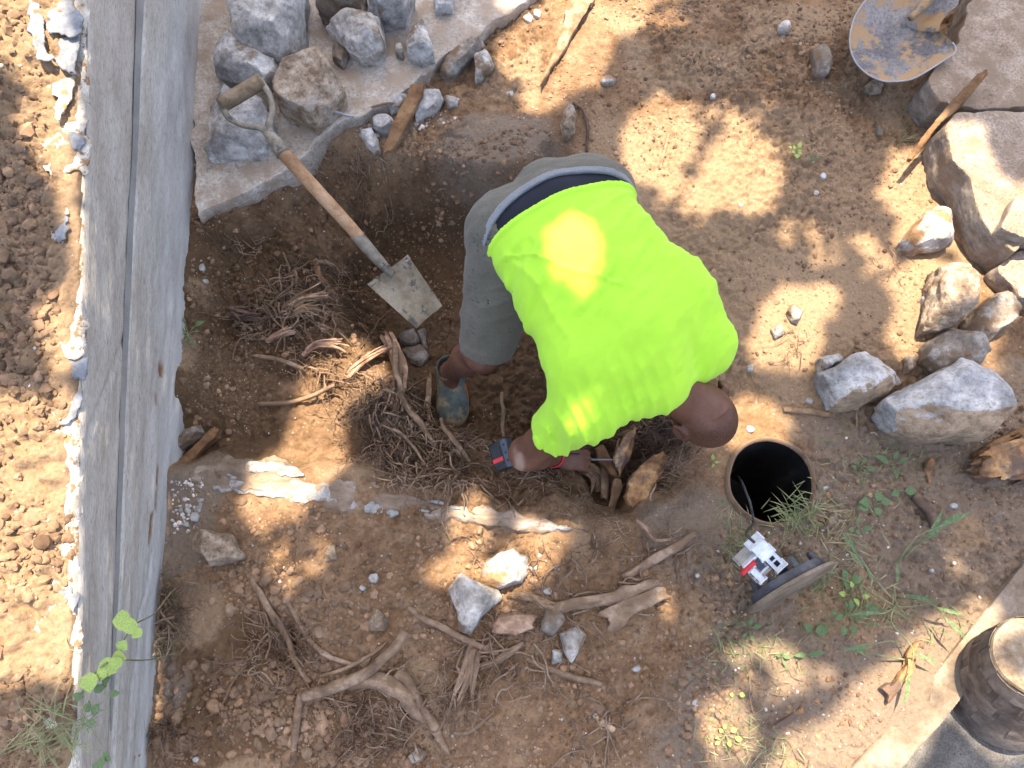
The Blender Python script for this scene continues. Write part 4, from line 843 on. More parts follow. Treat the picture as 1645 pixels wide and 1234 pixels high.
# skin fold at the back of the neck
B.cone(H(-.03, -.088, -.028), H(.028, -.092, -.022), .0055, .006, .010, cut=True)
B.cone(H(-.045, -.078, -.048), H(.04, -.086, -.044), .004, .004, .010, cut=True)
v, f = B.nets()
def skin_mat():
    m, t, b = _nodes('skin'); co = coords(t)
    c = ramp(t, noise(t, co, 14, 5), [(.3, (.085, .038, .024)), (.5, (.118, .054, .034)), (.7, (.15, .072, .047))])
    c = mix(t, c, ramp(t, noise(t, co, 170, 3, .6), [(.3, (.7, .7, .72)), (.6, (1.08, 1.08, 1.08))]), .45, 'MULTIPLY')
    at = N(t, 'Attribute', attribute_name='stubble'); c = mix(t, c, mix(t, c, ramp(t, noise(t, co, 420, 2), [(.38, (.2, .19, .2)), (.58, (1.0, .98, 1.0))]), 1., 'MULTIPLY'), at.outputs['Fac'])
    d_ = N(t, 'Attribute', attribute_name='dust'); c = mix(t, c, (.36, .27, .21), d_.outputs['Fac'])
    t.links.new(c, b.inputs['Base Color']); b.inputs['Roughness'].default_value = .52; b.inputs['Specular IOR Level'].default_value = .28
    b.inputs['Subsurface Weight'].default_value = .05; b.inputs['Subsurface Radius'].default_value = (.02, .008, .005); b.inputs['Subsurface Scale'].default_value = .3
    bump(t, b, [(noise(t, co, 60, 6), .15, .004), (noise(t, co, 400, 3), .15, .001)]); return m
M['skin'] = skin_mat()
man = thing('person', 'bald worker in neon T-shirt and grey shorts bending into the pit with a power saw', 'person')
bme = mesh('body', v, f, M['skin'])
rel = v-head; cz = rel@crown; fz = rel@face; dist = np.linalg.norm(rel, axis=1)
stub = sstep(.16, .11, dist)*sstep(-.04, .0, cz+.0*fz)*sstep(.085, .05, fz)
a_ = bme.attributes.new('stubble', 'FLOAT', 'POINT'); a_.data.foreach_set('value', stub.astype(np.float32))
el = P(835, 738, .20); dd = np.linalg.norm((v-el)*np.array([1.9, .9, .9]), axis=1)
dust_ = sstep(.045, .02, dd+.02*noise3(v[:, 0]*40, v[:, 1]*40, v[:, 2]*40))*.55
a_ = bme.attributes.new('dust', 'FLOAT', 'POINT'); a_.data.foreach_set('value', dust_.astype(np.float32))
ob('body', bme, man)

def cloth_mat(name, c, var=.1, weave=900, rough=.9, heather=0.):
    m, t, b = _nodes(name); co = coords(t)
    cc = ramp(t, noise(t, co, 9, 5), [(.3, tuple(x*(1-var) for x in c)), (.5, c), (.7, tuple(min(.97, x*(1+var)) for x in c))])
    if heather: cc = mix(t, cc, ramp(t, noise(t, co, 300, 2, .5), [(.35, (.6, .6, .6)), (.65, (1.3, 1.3, 1.3))]), heather, 'MULTIPLY')
    t.links.new(cc, b.inputs['Base Color']); b.inputs['Roughness'].default_value = rough; b.inputs['Specular IOR Level'].default_value = .15
    b.inputs['Sheen Weight'].default_value = .1
    bump(t, b, [(noise(t, co, weave, 2), .12, .001), (noise(t, co, 45, 4, .5), .10, .006)]); return m
M['neon'] = cloth_mat('neon_jersey', (.365, .665, .046), .03)
M['shorts'] = cloth_mat('grey_sweat_cloth', (.115, .107, .086), .12, heather=.5)
M['band'] = cloth_mat('waistband_cloth', (.19, .20, .22), .1, heather=.4)
M['under'] = cloth_mat('black_undershorts', (.013, .014, .022), .15)

hA, hB = P(768, 388, .62), P(1018, 286, .62); hd = (hB-hA); hd[2] = 0; hl = np.linalg.norm(hd); hd /= hl; hn = np.array([-hd[1], hd[0], 0])   # hn points to the seat
def hem_c(x, y): return (x-hA[0])*hn[0]+(y-hA[1])*hn[1], (x-hA[0])*hd[0]+(y-hA[1])*hd[1]
T_ = Field((-.25, -.42, .22), (.74, .56, .78), .0056)
person_torso(T_, .004)
T_.cone(P(960, 640, .5), P(1040, 606, .51), .080, .086, .05)
sl_dir = (elbR-shR)/np.linalg.norm(elbR-shR); T_.cone(shR, shR+sl_dir*.185, .088, .074, .055)
slL = (elbL-shL)/np.linalg.norm(elbL-shL); T_.cone(shL, shL+slL*.2, .096, .085, .05)
d = T_.d.copy(); x, y, z = T_.grid(); near = np.abs(d) < .04
xs, ys, zs = x[near], y[near], z[near]
hn_, hs_ = hem_c(xs, ys); s_ = hs_/hl; t_ = -hn_                                # across the back, down the back from the hem
wv = .10*noise3(s_*3+2, t_*5, zs*2); fold = 0
ph = t_*1.0+.16*s_+wv*.5
f1 = np.sin(ph*2*np.pi/.052+2.2*noise3(s_*3, t_*4, zs*2)); ridge = (np.clip(f1, 0, 1)**2)
am = sstep(.30, .85, s_+.25*noise3(s_*4, t_*6, 0*s_))*sstep(.42, .12, t_)
fold = fold+.0042*ridge*am*sstep(1.02, .9, s_)                                                     # creases at the picture right of the waist
f2 = np.sin((hs_*1.0+.35*t_)*2*np.pi/.06+3*noise3(s_*2, t_*3, 0*s_+3)); fold = fold+.0035*np.clip(f2, 0, 1)**2*sstep(.45, .1, s_)*sstep(.30, .05, t_)
tr = shR+sl_dir*.08; ra = np.arctan2(ys-tr[1], xs-tr[0]); rr_ = np.hypot(xs-tr[0], ys-tr[1])
f3 = np.sin((hs_*1.0-.12*t_)*2*np.pi/.036+2.0*noise3(s_*6, t_*2, 0*s_)); fold = fold+.0050*np.clip(f3, -.2, 1)*sstep(.42, .55, t_)*sstep(.85, .2, s_)
ln = np.abs((t_-.16)-.55*(s_-.3)+.03*noise3(s_*6, t_*6, 0*s_)); fold = fold+.006*np.exp(-(ln/.009)**2)*sstep(.0, .15, s_)*sstep(.75, .4, s_)
ln = np.abs((s_-.10)-.30*t_+.02*noise3(s_*6, t_*6, 0*s_+1)); fold = fold+.006*np.exp(-(ln/.018)**2)*sstep(.02, .1, t_)*sstep(.45, .25, t_)
ln = np.abs((s_-.28)-.05*t_); fold = fold+.004*np.exp(-(ln/.02)**2)*sstep(.03, .08, t_)*sstep(.22, .12, t_)
fold = fold+.0045*fbm(s_*1.2, t_*4.5+s_, zs, 5, 3)+.0016*fbm(s_*2, t_*9+s_*3, zs, 8, 2)
fold = fold*(.15+.85*sstep(.0, .06, t_)); fold = fold+.004*sstep(.020, .014, t_+.024*np.clip(1-((s_-.5)/.5)**2, -.3, 1))                                     # stitched hem
d[near] -= 1.3*fold
inner = -(d+.017)
hc = hem_c(x, y)[0]; cutp = hc-.024*np.clip(1-((hem_c(x, y)[1]/hl-.5)/.5)**2, -.3, 1)
d = np.maximum(d, inner); d = np.maximum(d, cutp)
se = shR+sl_dir*.165; d = np.maximum(d, np.where(np.linalg.norm(np.stack([x-se[0], y-se[1], z-se[2]]), axis=0) < .16, (x-se[0])*sl_dir[0]+(y-se[1])*sl_dir[1]+(z-se[2])*sl_dir[2], -1))
se = shL+slL*.18; d = np.maximum(d, np.where(np.linalg.norm(np.stack([x-se[0], y-se[1], z-se[2]]), axis=0) < .14, (x-se[0])*slL[0]+(y-se[1])*slL[1]+(z-se[2])*slL[2], -1))
T_.d = d.astype(np.float32)
T_.cone(neckA+crown*.03, head+crown*.02, .060, .07, .006, cut=True)
v, f = T_.nets(); ob('shirt', mesh('shirt', v, f, M['neon']), man)
# undershorts showing between shirt and waistband
def torso_band(name, off, lo_, hi_, bulge, m, th=.008, res=.006):
    F_ = Field((-.25, .05, .25), (.42, .62, .72), res); person_torso(F_, off)
    for a, r in ((hipR, .103), (hipL, .103), (pelM, .112)): F_.ball(a, r+off, k=.05)
    x, y, z = F_.grid(); n_, s_ = hem_c(x, y); b_ = bulge*np.clip(1-((s_/hl-.5)/.5)**2, -.2, 1)
    d = np.maximum(F_.d, -(F_.d+th)); d = np.maximum(d, lo_-n_+ (b_ if lo_ > -.02 else 0)); d = np.maximum(d, n_-hi_-b_)
    F_.d = d.astype(np.float32); v, f = F_.nets(); ob(name, mesh(name, v, f, M[m]), man)
torso_band('undershorts', -.004, -.06, .02, .095, 'under', .010)
torso_band('waistband', .007, .000, .028, .086, 'band', .013)
S_ = Field((-.36, -.12, -.02), (.45, .63, .70), .006)
for a, r in ((hipR, .112), (hipL, .112), (pelM, .118)): S_.ball(a, r, k=.06)
person_torso(S_, -.002)
S_.cone(hipR, kneeR+np.array([.015, .0, .0]), .118, .077, .05); S_.cone(hipR+np.array([.03, -.03, -.02]), kneeR+np.array([.02, .005, -.02]), .112, .07, .05)
S_.cone(hipL, kneeL, .115, .085, .05)
x, y, z = S_.grid(); d = S_.d.copy(); near = np.abs(d) < .03
td = (kneeR-hipR)/np.linalg.norm(kneeR-hipR)
al = (x-hipR[0])*td[0]+(y-hipR[1])*td[1]+(z-hipR[2])*td[2]; xs, ys, zs, al_ = x[near], y[near], z[near], al[near]
fo = .0045*np.clip(np.sin((al_+.5*xs)*2*np.pi/.06+5*noise3(xs*7, ys*7, zs*7)), 0, 1)**2*sstep(.05, .12, al_)*np.clip(.5+noise3(xs*5+3, ys*5, zs*5), 0, 1)+.005*fbm(xs, ys*2, zs, 9, 3)+.003*sstep(.385, .39, al_)
d[near] -= fo; n_, s_ = hem_c(x, y)
d = np.maximum(d, -(d+.010)); bl = .086*np.clip(1-((s_/hl-.5)/.5)**2, -.6, 1); d = np.maximum(d, .020+bl-n_-.9*sstep(.47, .36, z)-.9*sstep(.08, .0, s_))
LR = float(np.linalg.norm(kneeR-hipR)); rightleg = np.linalg.norm(np.stack([x-kneeR[0], y-kneeR[1], z-kneeR[2]]), axis=0) < .2
d = np.maximum(d, np.where(rightleg, al-LR*.985, -1))
tl = (kneeL-hipL)/np.linalg.norm(kneeL-hipL); ll = np.linalg.norm(kneeL-hipL); d = np.maximum(d, np.where(np.linalg.norm(np.stack([x-kneeL[0], y-kneeL[1], z-kneeL[2]]), axis=0) < .13, (x-hipL[0])*tl[0]+(y-hipL[1])*tl[1]+(z-hipL[2])*tl[2]-ll*.95, -1))
S_.d = d.astype(np.float32); v, f = S_.nets(); ob('shorts', mesh('shorts', v, f, M['shorts']), man)
M['shoe'] = stuffmat('muddy_clog', [(.3, (.05, .066, .062)), (.5, (.085, .105, .097)), (.7, (.125, .145, .13))], 10, rough=.6, dirt=(.23, .18, .11), dirt_cut=(.5, .6), dirt_scale=14, bmp=.3)
M['orange'] = plain('orange_trim', (.42, .10, .035), .6)
for an, tv in ((ankR, np.array([.10, -1, 0])), (ankL, np.array([.25, -1, 0]))):
    tv = tv/np.linalg.norm(tv); sd = np.array([-tv[1], tv[0], 0]); c0 = an+np.array([0, 0, -.055])
    F_ = Field(c0-np.array([.14, .27, .08]), c0+np.array([.17, .14, .15]), .005)
    F_.ball(c0+tv*.115+np.array([0, 0, -.004]), (.062, .088, .046), (sd, tv, np.array([0, 0, 1.])), k=.03)
    F_.ball(c0+tv*.02, (.052, .088, .048), (sd, tv, np.array([0, 0, 1.])), k=.03); F_.cone(c0, an+np.array([0, .005, .03]), .046, .048, .03)
    F_.cone(an+np.array([0, 0, .0]), an+np.array([0, .003, .09]), .039, .043, .004, cut=True)
    x, y, z = F_.grid(); F_.d = np.maximum(F_.d, c0[2]-.032-z).astype(np.float32)
    v, f = F_.nets(); so_ = ob('shoe', mesh('shoe', v, f, M['shoe']), man)
    pts = []; 
    for k in range(41):
        a = 2*math.pi*k/40; pts.append(c0+tv*(.072+.130*math.cos(a))+sd*(.061*math.sin(a)*(1+.08*math.cos(a)))+np.array([0, 0, -.034]))
    ring_ = np.array(pts); lo_ = ring_-np.array([0, 0, .016]); n_ = 41; vv = np.concatenate([ring_*1, lo_, (ring_-c0)*[.9, .9, 1]+c0+[0, 0, .008]])
    ff = [(i, i+1, n_+i+1, n_+i) for i in range(40)]+[(i, 2*n_+i, 2*n_+i+1, i+1) for i in range(40)]
    ob('sole', mesh('sole', vv, ff, M['orange']), so_)
# wrist watch with a red strap
wd = (wriR-elbR)/np.linalg.norm(wriR-elbR); xa, ya, za = roll_axes(wd, (0, 0, 1)); vv = []; ff = []
for k in range(28):
    a = 2*math.pi*k/28
    for s_, rr_ in ((-.011, .037), (.011, .036), (.011, .033), (-.011, .034)): vv.append(wriR+za*(s_-.012)+(xa*math.cos(a)+ya*math.sin(a))*rr_)
for k in range(28):
    for j in range(4): ff.append((4*k+j, 4*k+(j+1) % 4, 4*((k+1) % 28)+(j+1) % 4, 4*((k+1) % 28)+j))
ob('wristband', mesh('wristband', vv, ff, M['red']), man)
settle(man, (ankR[0], ankR[1], -.35))

# ------------------------------------------------------------------ boxes
def box(name, c, axes, size, m, parent=None, bev=.004, seg=2, taper=None, **k):
    bm = bmesh.new(); bmesh.ops.create_cube(bm, size=1)
    A = np.array(axes); c = np.array(c, float)
    for q_ in bm.verts:
        l = np.array(q_.co)*np.array(size)
        if taper and q_.co.z > 0: l[:2] *= taper
        q_.co = Vector(c+A[0]*l[0]+A[1]*l[1]+A[2]*l[2])
    if bev: bmesh.ops.bevel(bm, geom=bm.edges[:], offset=bev, segments=seg, affect='EDGES', profile=.6)
    bmesh.ops.recalc_face_normals(bm, faces=bm.faces[:])
    me = bpy.data.meshes.new(name); bm.to_mesh(me); bm.free(); me.materials.append(m)
    me.polygons.foreach_set('use_smooth', [True]*len(me.polygons)); me.set_sharp_from_angle(angle=math.radians(32))
    return ob(name, me, parent, **k)
saw = thing('reciprocating_saw', 'black and red cordless power saw held by the right arm of the worker, battery showing', 'power tool')
bc = P(808, 732, .03); aim = P(950, 735, -.06)-bc; aim /= np.linalg.norm(aim)
nz = np.array([-.32, .05, .95]); X_, Y_, Z_ = roll_axes(aim, nz)     # Z_ along the tool, X_ up, Y_ sideways
bax = (Y_, X_, Z_)
fn = (CAM-bc); fn /= np.linalg.norm(fn); bz_ = (fn*.75-aim*.62); bx_, by_, bz_ = roll_axes(bz_, P(818, 765, .03)-P(800, 700, .03))
bt = box('battery', bc, (bx_, by_, bz_), (.092, .066, .05), M['black'], saw, .010, 3)
side = by_ if by_[0] > 0 else -by_
box('battery_label', bc+bz_*.0256-side*.006, (bx_, by_, bz_), (.062, .036, .003), M['black'], bt, .001, 1)
box('red_stripe', bc+bz_*.0262+bx_*.014-side*.006, (bx_, by_, bz_), (.014, .040, .003), M['red'], bt, .001, 1)
sp2 = box('battery_rail', bc+side*.028+bz_*.004, (bx_, by_, bz_), (.094, .026, .044), M['slate'], saw, .008, 3)
for q_ in (-.026, .0, .026):
    o_ = box('vent_hole', bc+side*.0285+bz_*.0265+bx_*q_, (bx_, by_, bz_), (.007, .006, .003), M['black'], sp2, 0)
box('tool_body', bc+aim*.17+np.array([0, .03, -.035]), bax, (.05, .07, .13), M['black'], saw, .014, 3)
tube('handle', [bc+aim*.04+np.array([0, 0, -.01]), bc+aim*.08+np.array([0, 0, -.0]), bc+aim*.12+np.array([0, 0, -.01])], [.018, .0165, .02], M['red'], saw, 12)
box('blade', bc+aim*.32+np.array([0, 0, -.035]), bax, (.0015, .016, .14), M['steel'], saw, 0)
settle(saw, bc+np.array([0, 0, -.05]))

# ------------------------------------------------------------------ pipe
pi_ = thing('drain_pipe', 'round open drain pipe set in the soil right of the head of the worker', 'pipe')
xa, ya, za = roll_axes(PIPE_AX, (1, 0, 0))
def lathe(name, c, ax3, prof, m, parent, n=56, wob=0., **k):
    c = np.array(c); vv = []; ff = []
    for i in range(n):
        a = 2*math.pi*i/n
        for r, h_ in prof:
            rr_ = r*(1+wob*float(noise3(np.array([math.cos(a)*3+r*9]), np.array([math.sin(a)*3]), np.array([h_*9]))[0])); vv.append(c+(ax3[0]*math.cos(a)+ax3[1]*math.sin(a))*rr_+ax3[2]*h_)
    L_ = len(prof)
    for i in range(n):
        for j in range(L_-1): ff.append((i*L_+j, ((i+1) % n)*L_+j, ((i+1) % n)*L_+j+1, i*L_+j+1))
    return ob(name, mesh(name, vv, ff, m, True, 45), parent, **k)
lathe('pipe_barrel', PIPE_C, (xa, ya, za), [(PIPE_R+.016, -.60), (PIPE_R+.016, -.02), (PIPE_R+.012, -.002), (PIPE_R+.006, .004), (PIPE_R, .0), (PIPE_R-.003, -.01)], M['pipe_out'], pi_, wob=.03)
lathe('pipe_lining', PIPE_C, (xa, ya, za), [(PIPE_R-.003, -.010), (PIPE_R-.004, -.10), (PIPE_R-.004, -.62), (.001, -.62)], M['pipe_in'], pi_, wob=.008)
settle(pi_, PIPE_C-np.array([0, 0, .1]))

# ------------------------------------------------------------------ pipe cover with its float switch
cv = thing('pipe_cover', 'round drain cover standing on edge with a white switch unit on its back', 'cover')
ln_ = np.array([.43, -.88, .19]); ln_ /= np.linalg.norm(ln_); cx_ = P(1272, 944, .135); ux, uy, uz = roll_axes(ln_, (.9, .45, 0))
lathe('cover_disc', cx_, (ux, uy, uz), [(.001, .006), (.138, .006), (.143, .004), (.144, .0), (.142, -.005), (.134, -.006), (.001, -.006)], M['beam'], cv, 64)
lathe('cover_ring', cx_, (ux, uy, uz), [(.001, -.006), (.120, -.0065), (.122, -.010), (.118, -.032), (.110, -.034), (.106, -.018), (.001, -.018)], M['iron'], cv, 64)
for a in (.12, 1.45, 2.95, 4.6):
    lc = cx_+(ux*math.cos(a)+uy*math.sin(a))*.100; tube('lug', [lc-uz*.022, lc-uz*.042, lc-uz*.064], [.0105, .0105, .0095], M['iron'], cv, 12)
dv = P(1224, 884, .25)-(cx_+uz*-.02+uy*.03); dl = np.linalg.norm(dv); dv /= dl; ex, ey, ez = roll_axes(dv, (CAM-cx_))
ex_, ey_ = ex, ey   # ex towards the viewer, ey sideways
sd_ = 1 if (ey_[0] < 0) else -1
st = cx_-uz*.02+uy*.03
box('bracket', st+dv*.03, (ey, ex, ez), (.030, .014, .09), M['slate'], cv, .003)
sw = box('switch_housing', st+dv*.115+ey*sd_*-.004, (ey, ex, ez), (.036, .026, .10), M['white'], cv, .004)
box('switch_cap', st+dv*.168+ey*sd_*-.002, (ey, ex, ez), (.046, .032, .06), M['white'], cv, .004)
for o_ in (-.022, .004): box('slot', st+dv*(.115+o_)+ex*.0135+ey*sd_*-.004, (ey, ex, ez), (.014, .002, .014 if o_ > 0 else .02), M['black'], sw, 0)
bxp = box('terminal_box', st+dv*.135+ey*sd_*.045-ex*.008, (ey, ex, ez), (.052, .03, .088), M['clear'], cv, .006)
for o_ in (-.03, .028): box('box_rib', st+dv*(.135+o_)+ey*sd_*.045+ex*.009, (ey, ex, ez), (.054, .004, .006), M['white'], bxp, .001, 1)
box('box_tube', st+dv*.115+ey*sd_*.058+ex*.006, (ey, ex, ez), (.018, .02, .06), M['white'], bxp, .006)
box('dark_cell', st+dv*.125+ey*sd_*.034+ex*.0055, (ey, ex, ez), (.02, .006, .05), M['slate'], bxp, .002, 1)
box('red_tag', st+dv*.155+ey*sd_*.062+ex*.014, (ey, ex, ez), (.05, .004, .012), M['red'], cv, .002, 1)
tube('cable', [st+dv*.185, st+dv*.22+np.array([-.01, .01, .01]), P(1210, 840, .06), P(1206, 812, .06), P(1200, 795, .04), P(1192, 775, -.02), P(1185, 765, -.12)], [.0042]*6, M['cable'], cv, 8)
settle(cv, cx_*np.array([1, 1, 0]))

# ------------------------------------------------------------------ lower right corner: edging, path, stump
pv = PP([(1400, 1275), (1480, 1172), (1560, 1070), (1660, 940), (1900, 700), (2600, 700), (2600, 1800), (1400, 1800)], -.06)
ob('path', mesh('path', [(p[0], p[1], -.062) for p in pv], [tuple(range(len(pv)))[::-1] if False else tuple(range(len(pv)))], M['asphalt'], False), kind='structure')
ea, eb = P(1352, 1310, .03), P(1760, 815, .03); ed = eb-ea; eL = np.linalg.norm(ed); ed /= eL; es = np.array([-ed[1], ed[0], 0]); 
F_ = Field(np.minimum(ea, eb)-.12, np.maximum(ea, eb)+.12, .0075); x, y, z = F_.grid()
al = (x-ea[0])*ed[0]+(y-ea[1])*ed[1]; ac = (x-ea[0])*es[0]+(y-ea[1])*es[1]
F_.d = np.maximum(np.maximum(np.abs(ac+.008*noise3(al*5, 0*al, 0*al))-.047, z-.032-.004*fbm(x, y, z, 12, 3)), np.maximum(-.115-z, np.abs(al-eL/2)-eL/2)).astype(np.float32)+.0025*fbm(al*.3, ac*3, z*3, 30, 2)
v, f = F_.nets(); recentre(ob('timber_edging', mesh('timber_edging', v, f, M['beam'], True, 40), label='long pale timber edging between the soil and the grey path', category='edging'))

lg = thing('tree_stump', 'sawn stump with chequered bark standing on the grey path at the right edge', 'stump')
tb, tt = P(1612, 1112, -.06), P(1668, 1056, .28); la = tt-tb; ll_ = np.linalg.norm(la); la /= ll_; xa, ya, za = roll_axes(la, (1, 0, 0)); r0, r1 = .172, .118
lathe('trunk', tb, (xa, ya, za), [(.001, 0), (r0-.006, 0), (r0-.004, .02)]+[(r0+(r1-r0)*q_-.006, ll_*q_) for q_ in (.25, .5, .75, .96)]+[(r1-.008, ll_-.004)], M['bark'], lg, 48)
cw = lathe('cut_face', tb, (xa, ya, za), [(r1-.008, ll_-.004), (r1-.012, ll_+.004), (r1*.7, ll_+.006), (r1*.66, ll_+.0045), (r1*.35, ll_+.006), (.001, ll_+.006)], M['cutwood'], lg, 48, .03)
pm = {}
M['bark2'] = stuffmat('pale_bark', [(.3, (.08, .06, .048)), (.5, (.145, .112, .09)), (.7, (.23, .185, .15))], 9, bmp=.5, rough=.7)
for row in range(5):
    for col in range(11):
        a0 = 2*math.pi*(col+(row % 2)*.5+random.uniform(-.12, .12))/11; a1 = a0+2*math.pi/11*random.uniform(.86, .97); h0 = ll_*(.01+row*.195+random.uniform(-.015, .015)); h1 = h0+ll_*random.uniform(.178, .2); vv = []; lf = random.uniform(.002, .005)
        for hh, lift in ((h0, lf), (h1, .002)):
            for k in range(4):
                a = a0+(a1-a0)*k/3; r = r0+(r1-r0)*hh/ll_
                for t_ in (0, lift): vv.append(tb+(xa*math.cos(a)+ya*math.sin(a))*(r-.007+t_)+za*hh)
        ff = []
        for k in range(3):
            a, b = 2*k, 2*k+2; ff += [(a+1, b+1, b+9, a+9), (a, b, b+1, a+1), (a+8, a+9, b+9, b+8)]
        ff += [(0, 1, 9, 8), (6, 14, 15, 7)]
        ob('bark_plate', mesh('bark_plate', vv, ff, M['bark'] if (row*3+col*5) % 7 < 5 else M['bark2'], True, 40), lg)
settle(lg, tb)
pk = splinter('plank_end', 'thin plank end lying behind the stump against the timber edging', 'plank', [(1606, 1002), (1618, 992), (1720, 1012), (1720, 1028)], -.01, .02, 'wood_pale')
pk = splinter('plank_end', 'dark board end above the thin plank at the right edge', 'plank', [(1630, 990), (1655, 955), (1720, 930), (1720, 1008)], -.0, .03, 'wood_brown')

# ------------------------------------------------------------------ loose soil, gravel, chips
def ico(sub):
    bm = bmesh.new(); bmesh.ops.create_icosphere(bm, subdivisions=sub, radius=1); v = np.array([q_.co[:] for q_ in bm.verts]); f = np.array([[q_.index for q_ in p.verts] for p in bm.faces]); bm.free(); return v, f
I1, I2 = ico(1), ico(2)
def region_pts(poly, n, z=0.):
    w_ = PP(poly, z); lo, hi = w_.min(0), w_.max(0); o = np.empty((0, 2))
    while len(o) < n:
        p = RNG.uniform(lo[:2], hi[:2], (n*3, 2)); k = poly_sdf(p[:, 0], p[:, 1], w_) < 0
        cl = noise3(p[:, 0]*5, p[:, 1]*5, np.full(len(p), z*7+.3)); k &= RNG.uniform(-.7, .5, len(p)) < cl
        o = np.concatenate([o, p[k]])
    return o[:n]
def scatter(name, regs, m, label=None, big=True, kind='stuff', pal=(.5, .22)):
    V, Fc, T = [], [], []; off = 0
    for poly, z, n, r0, r1 in regs:
        p = region_pts(poly, n, z); zz = height(p[:, 0], p[:, 1])
        r = r0*np.exp(RNG.uniform(0, 1, n)**2.2*math.log(r1/r0))
        wx = wall_top(p[:, 1])[0]; wf = wall_foot(p[:, 1]); ok = (p[:, 0] < wx-.02) | (p[:, 0] > wf+.012)
        ok &= ~((p[:, 0] < wx-.02) & (z < .3)); ok &= np.hypot(p[:, 0]-PIPE_C[0], p[:, 1]-PIPE_C[1]) > PIPE_R+.03
        ok &= poly_sdf(p[:, 0], p[:, 1], PATH) > .03
        for i in np.nonzero(ok)[0]:
            b, f = I2 if (r[i] > .008 and big) else I1
            s_ = RNG.uniform(.7, 1.2, 3)*r[i]; a = RNG.uniform(0, 6.28); c, s2 = math.cos(a), math.sin(a)
            q_ = b*(1+.42*noise3(b[:, 0]*1.5+i, b[:, 1]*1.5, b[:, 2]*1.5)[:, None]); q_ = q_*s_
            q_ = np.stack([q_[:, 0]*c-q_[:, 1]*s2, q_[:, 0]*s2+q_[:, 1]*c, q_[:, 2]*.8], 1)
            V.append(q_+[p[i, 0], p[i, 1], zz[i]+.05*r[i]]); Fc.append(f+off); T.append(np.full(len(b), np.clip(RNG.normal(*pal), 0, 1))); off += len(b)
    me = mesh(name, np.concatenate(V), np.concatenate(Fc), m, True, 28)
    a_ = me.attributes.new('tint', 'FLOAT', 'POINT'); a_.data.foreach_set('value', np.concatenate(T).astype(np.float32))
    return ob(name, me, kind=kind)
SOILP = [(240, 780), (420, 800), (700, 840), (1050, 880), (1200, 900), (1150, 1250), (230, 1250)]
LEFTP = [(-60, -60), (125, -60), (112, 700), (112, 1260), (-60, 1260)]
PITP = [(330, 390), (470, 290), (600, 250), (760, 300), (720, 520), (640, 600), (500, 700), (290, 720)]
RIGHTP = [(800, 60), (900, -30), (1480, -30), (1500, 300), (1480, 560), (1300, 700), (1180, 640), (1190, 500), (1040, 300), (820, 200)]
LOWR = [(1150, 850), (1350, 690), (1640, 640), (1640, 900), (1380, 1230), (1120, 1230)]
CLOD = [(250, 930), (420, 900), (620, 950), (680, 1230), (240, 1230)]
LOOSE = [(960, -20), (1360, -20), (1330, 160), (1100, 130)]
scatter('loose_soil', [(SOILP, 0, 5200, .0025, .010), (PITP, -.15, 1500, .002, .007), (RIGHTP, 0, 3000, .0018, .006), (LOWR, 0, 1800, .002, .006), (SOILP, 0, 600, .005, .014), (CLOD, 0, 900, .005, .020), (LEFTP, .5, 2600, .004, .015), (LEFTP, .5, 160, .01, .024), (PITP, -.15, 1300, .003, .012), ([(560, 250), (700, 250), (900, 210), (900, 300), (760, 330), (600, 330)], -.05, 500, .003, .012), (RIGHTP, 0, 2200, .0025, .010), (LOOSE, 0, 700, .004, .012), (LOWR, 0, 1200, .003, .010)], M['clod'])
CR = [(250, 770), (330, 770), (320, 850), (255, 860)]
RUB = [(560, 215), (600, 180), (700, 150), (760, 140), (740, 200), (640, 230)]
scatter('gravel', [(SOILP, 0, 170, .002, .007), (LEFTP, .5, 70, .003, .009), (PITP, -.15, 40, .002, .005), (RIGHTP, 0, 150, .0015, .005), (LOWR, 0, 240, .002, .006), (CR, 0, 130, .003, .010), (RUB, 0, 150, .003, .010), (SL[:11]+[(500, 60), (400, 200)], .05, 120, .002, .006)], M['pebble'], pal=(.55, .25))
LAND = [(650, 470, 'the spade blade'), (500, 790, 'the white lime streak'), (600, 1085, 'the forked root'), (790, 945, 'the touching pair of stones'), (1020, 985, 'the bark sheet'), (1240, 770, 'the pipe mouth'), (1270, 945, 'the pipe cover'),
        (1515, 640, 'the biggest boulder'), (1600, 1100, 'the stump'), (1440, 60, 'the round shovel'), (645, 195, 'the brown lath'), (350, 880, 'the tan angular stone'), (915, 190, 'the standing stone'), (905, 60, 'the sunlit split stick'), (1380, 610, 'the bright boulder'),
        (1440, 960, 'the long stemmed plant'), (1275, 250, 'the bright green sprout'), (306, 540, 'the weed at the wall foot'), (905, 1080, 'the straight brown stick'), (720, 1005, 'the bare straight stick'), (1270, 505, 'the crumpled grey stone'), (1130, 665, 'the head of the worker'), (1600, 740, 'the rotten orange wood')]
USED = set()
def chip_label(a, b):
    for near_ in sorted(LAND, key=lambda q_: math.hypot(q_[0]-a, q_[1]-b)):
        dx, dy = a-near_[0], b-near_[1]; h_ = 'right of' if dx > 0 else 'left of'; v_ = 'below' if dy > 0 else 'above'
        for d_ in ([h_, v_] if abs(dx) > abs(dy) else [v_, h_])[:1]+[v_+' and '+h_]:
            l = 'whitish stone chip on the soil '+d_+' '+near_[2]
            if l not in USED: USED.add(l); return l
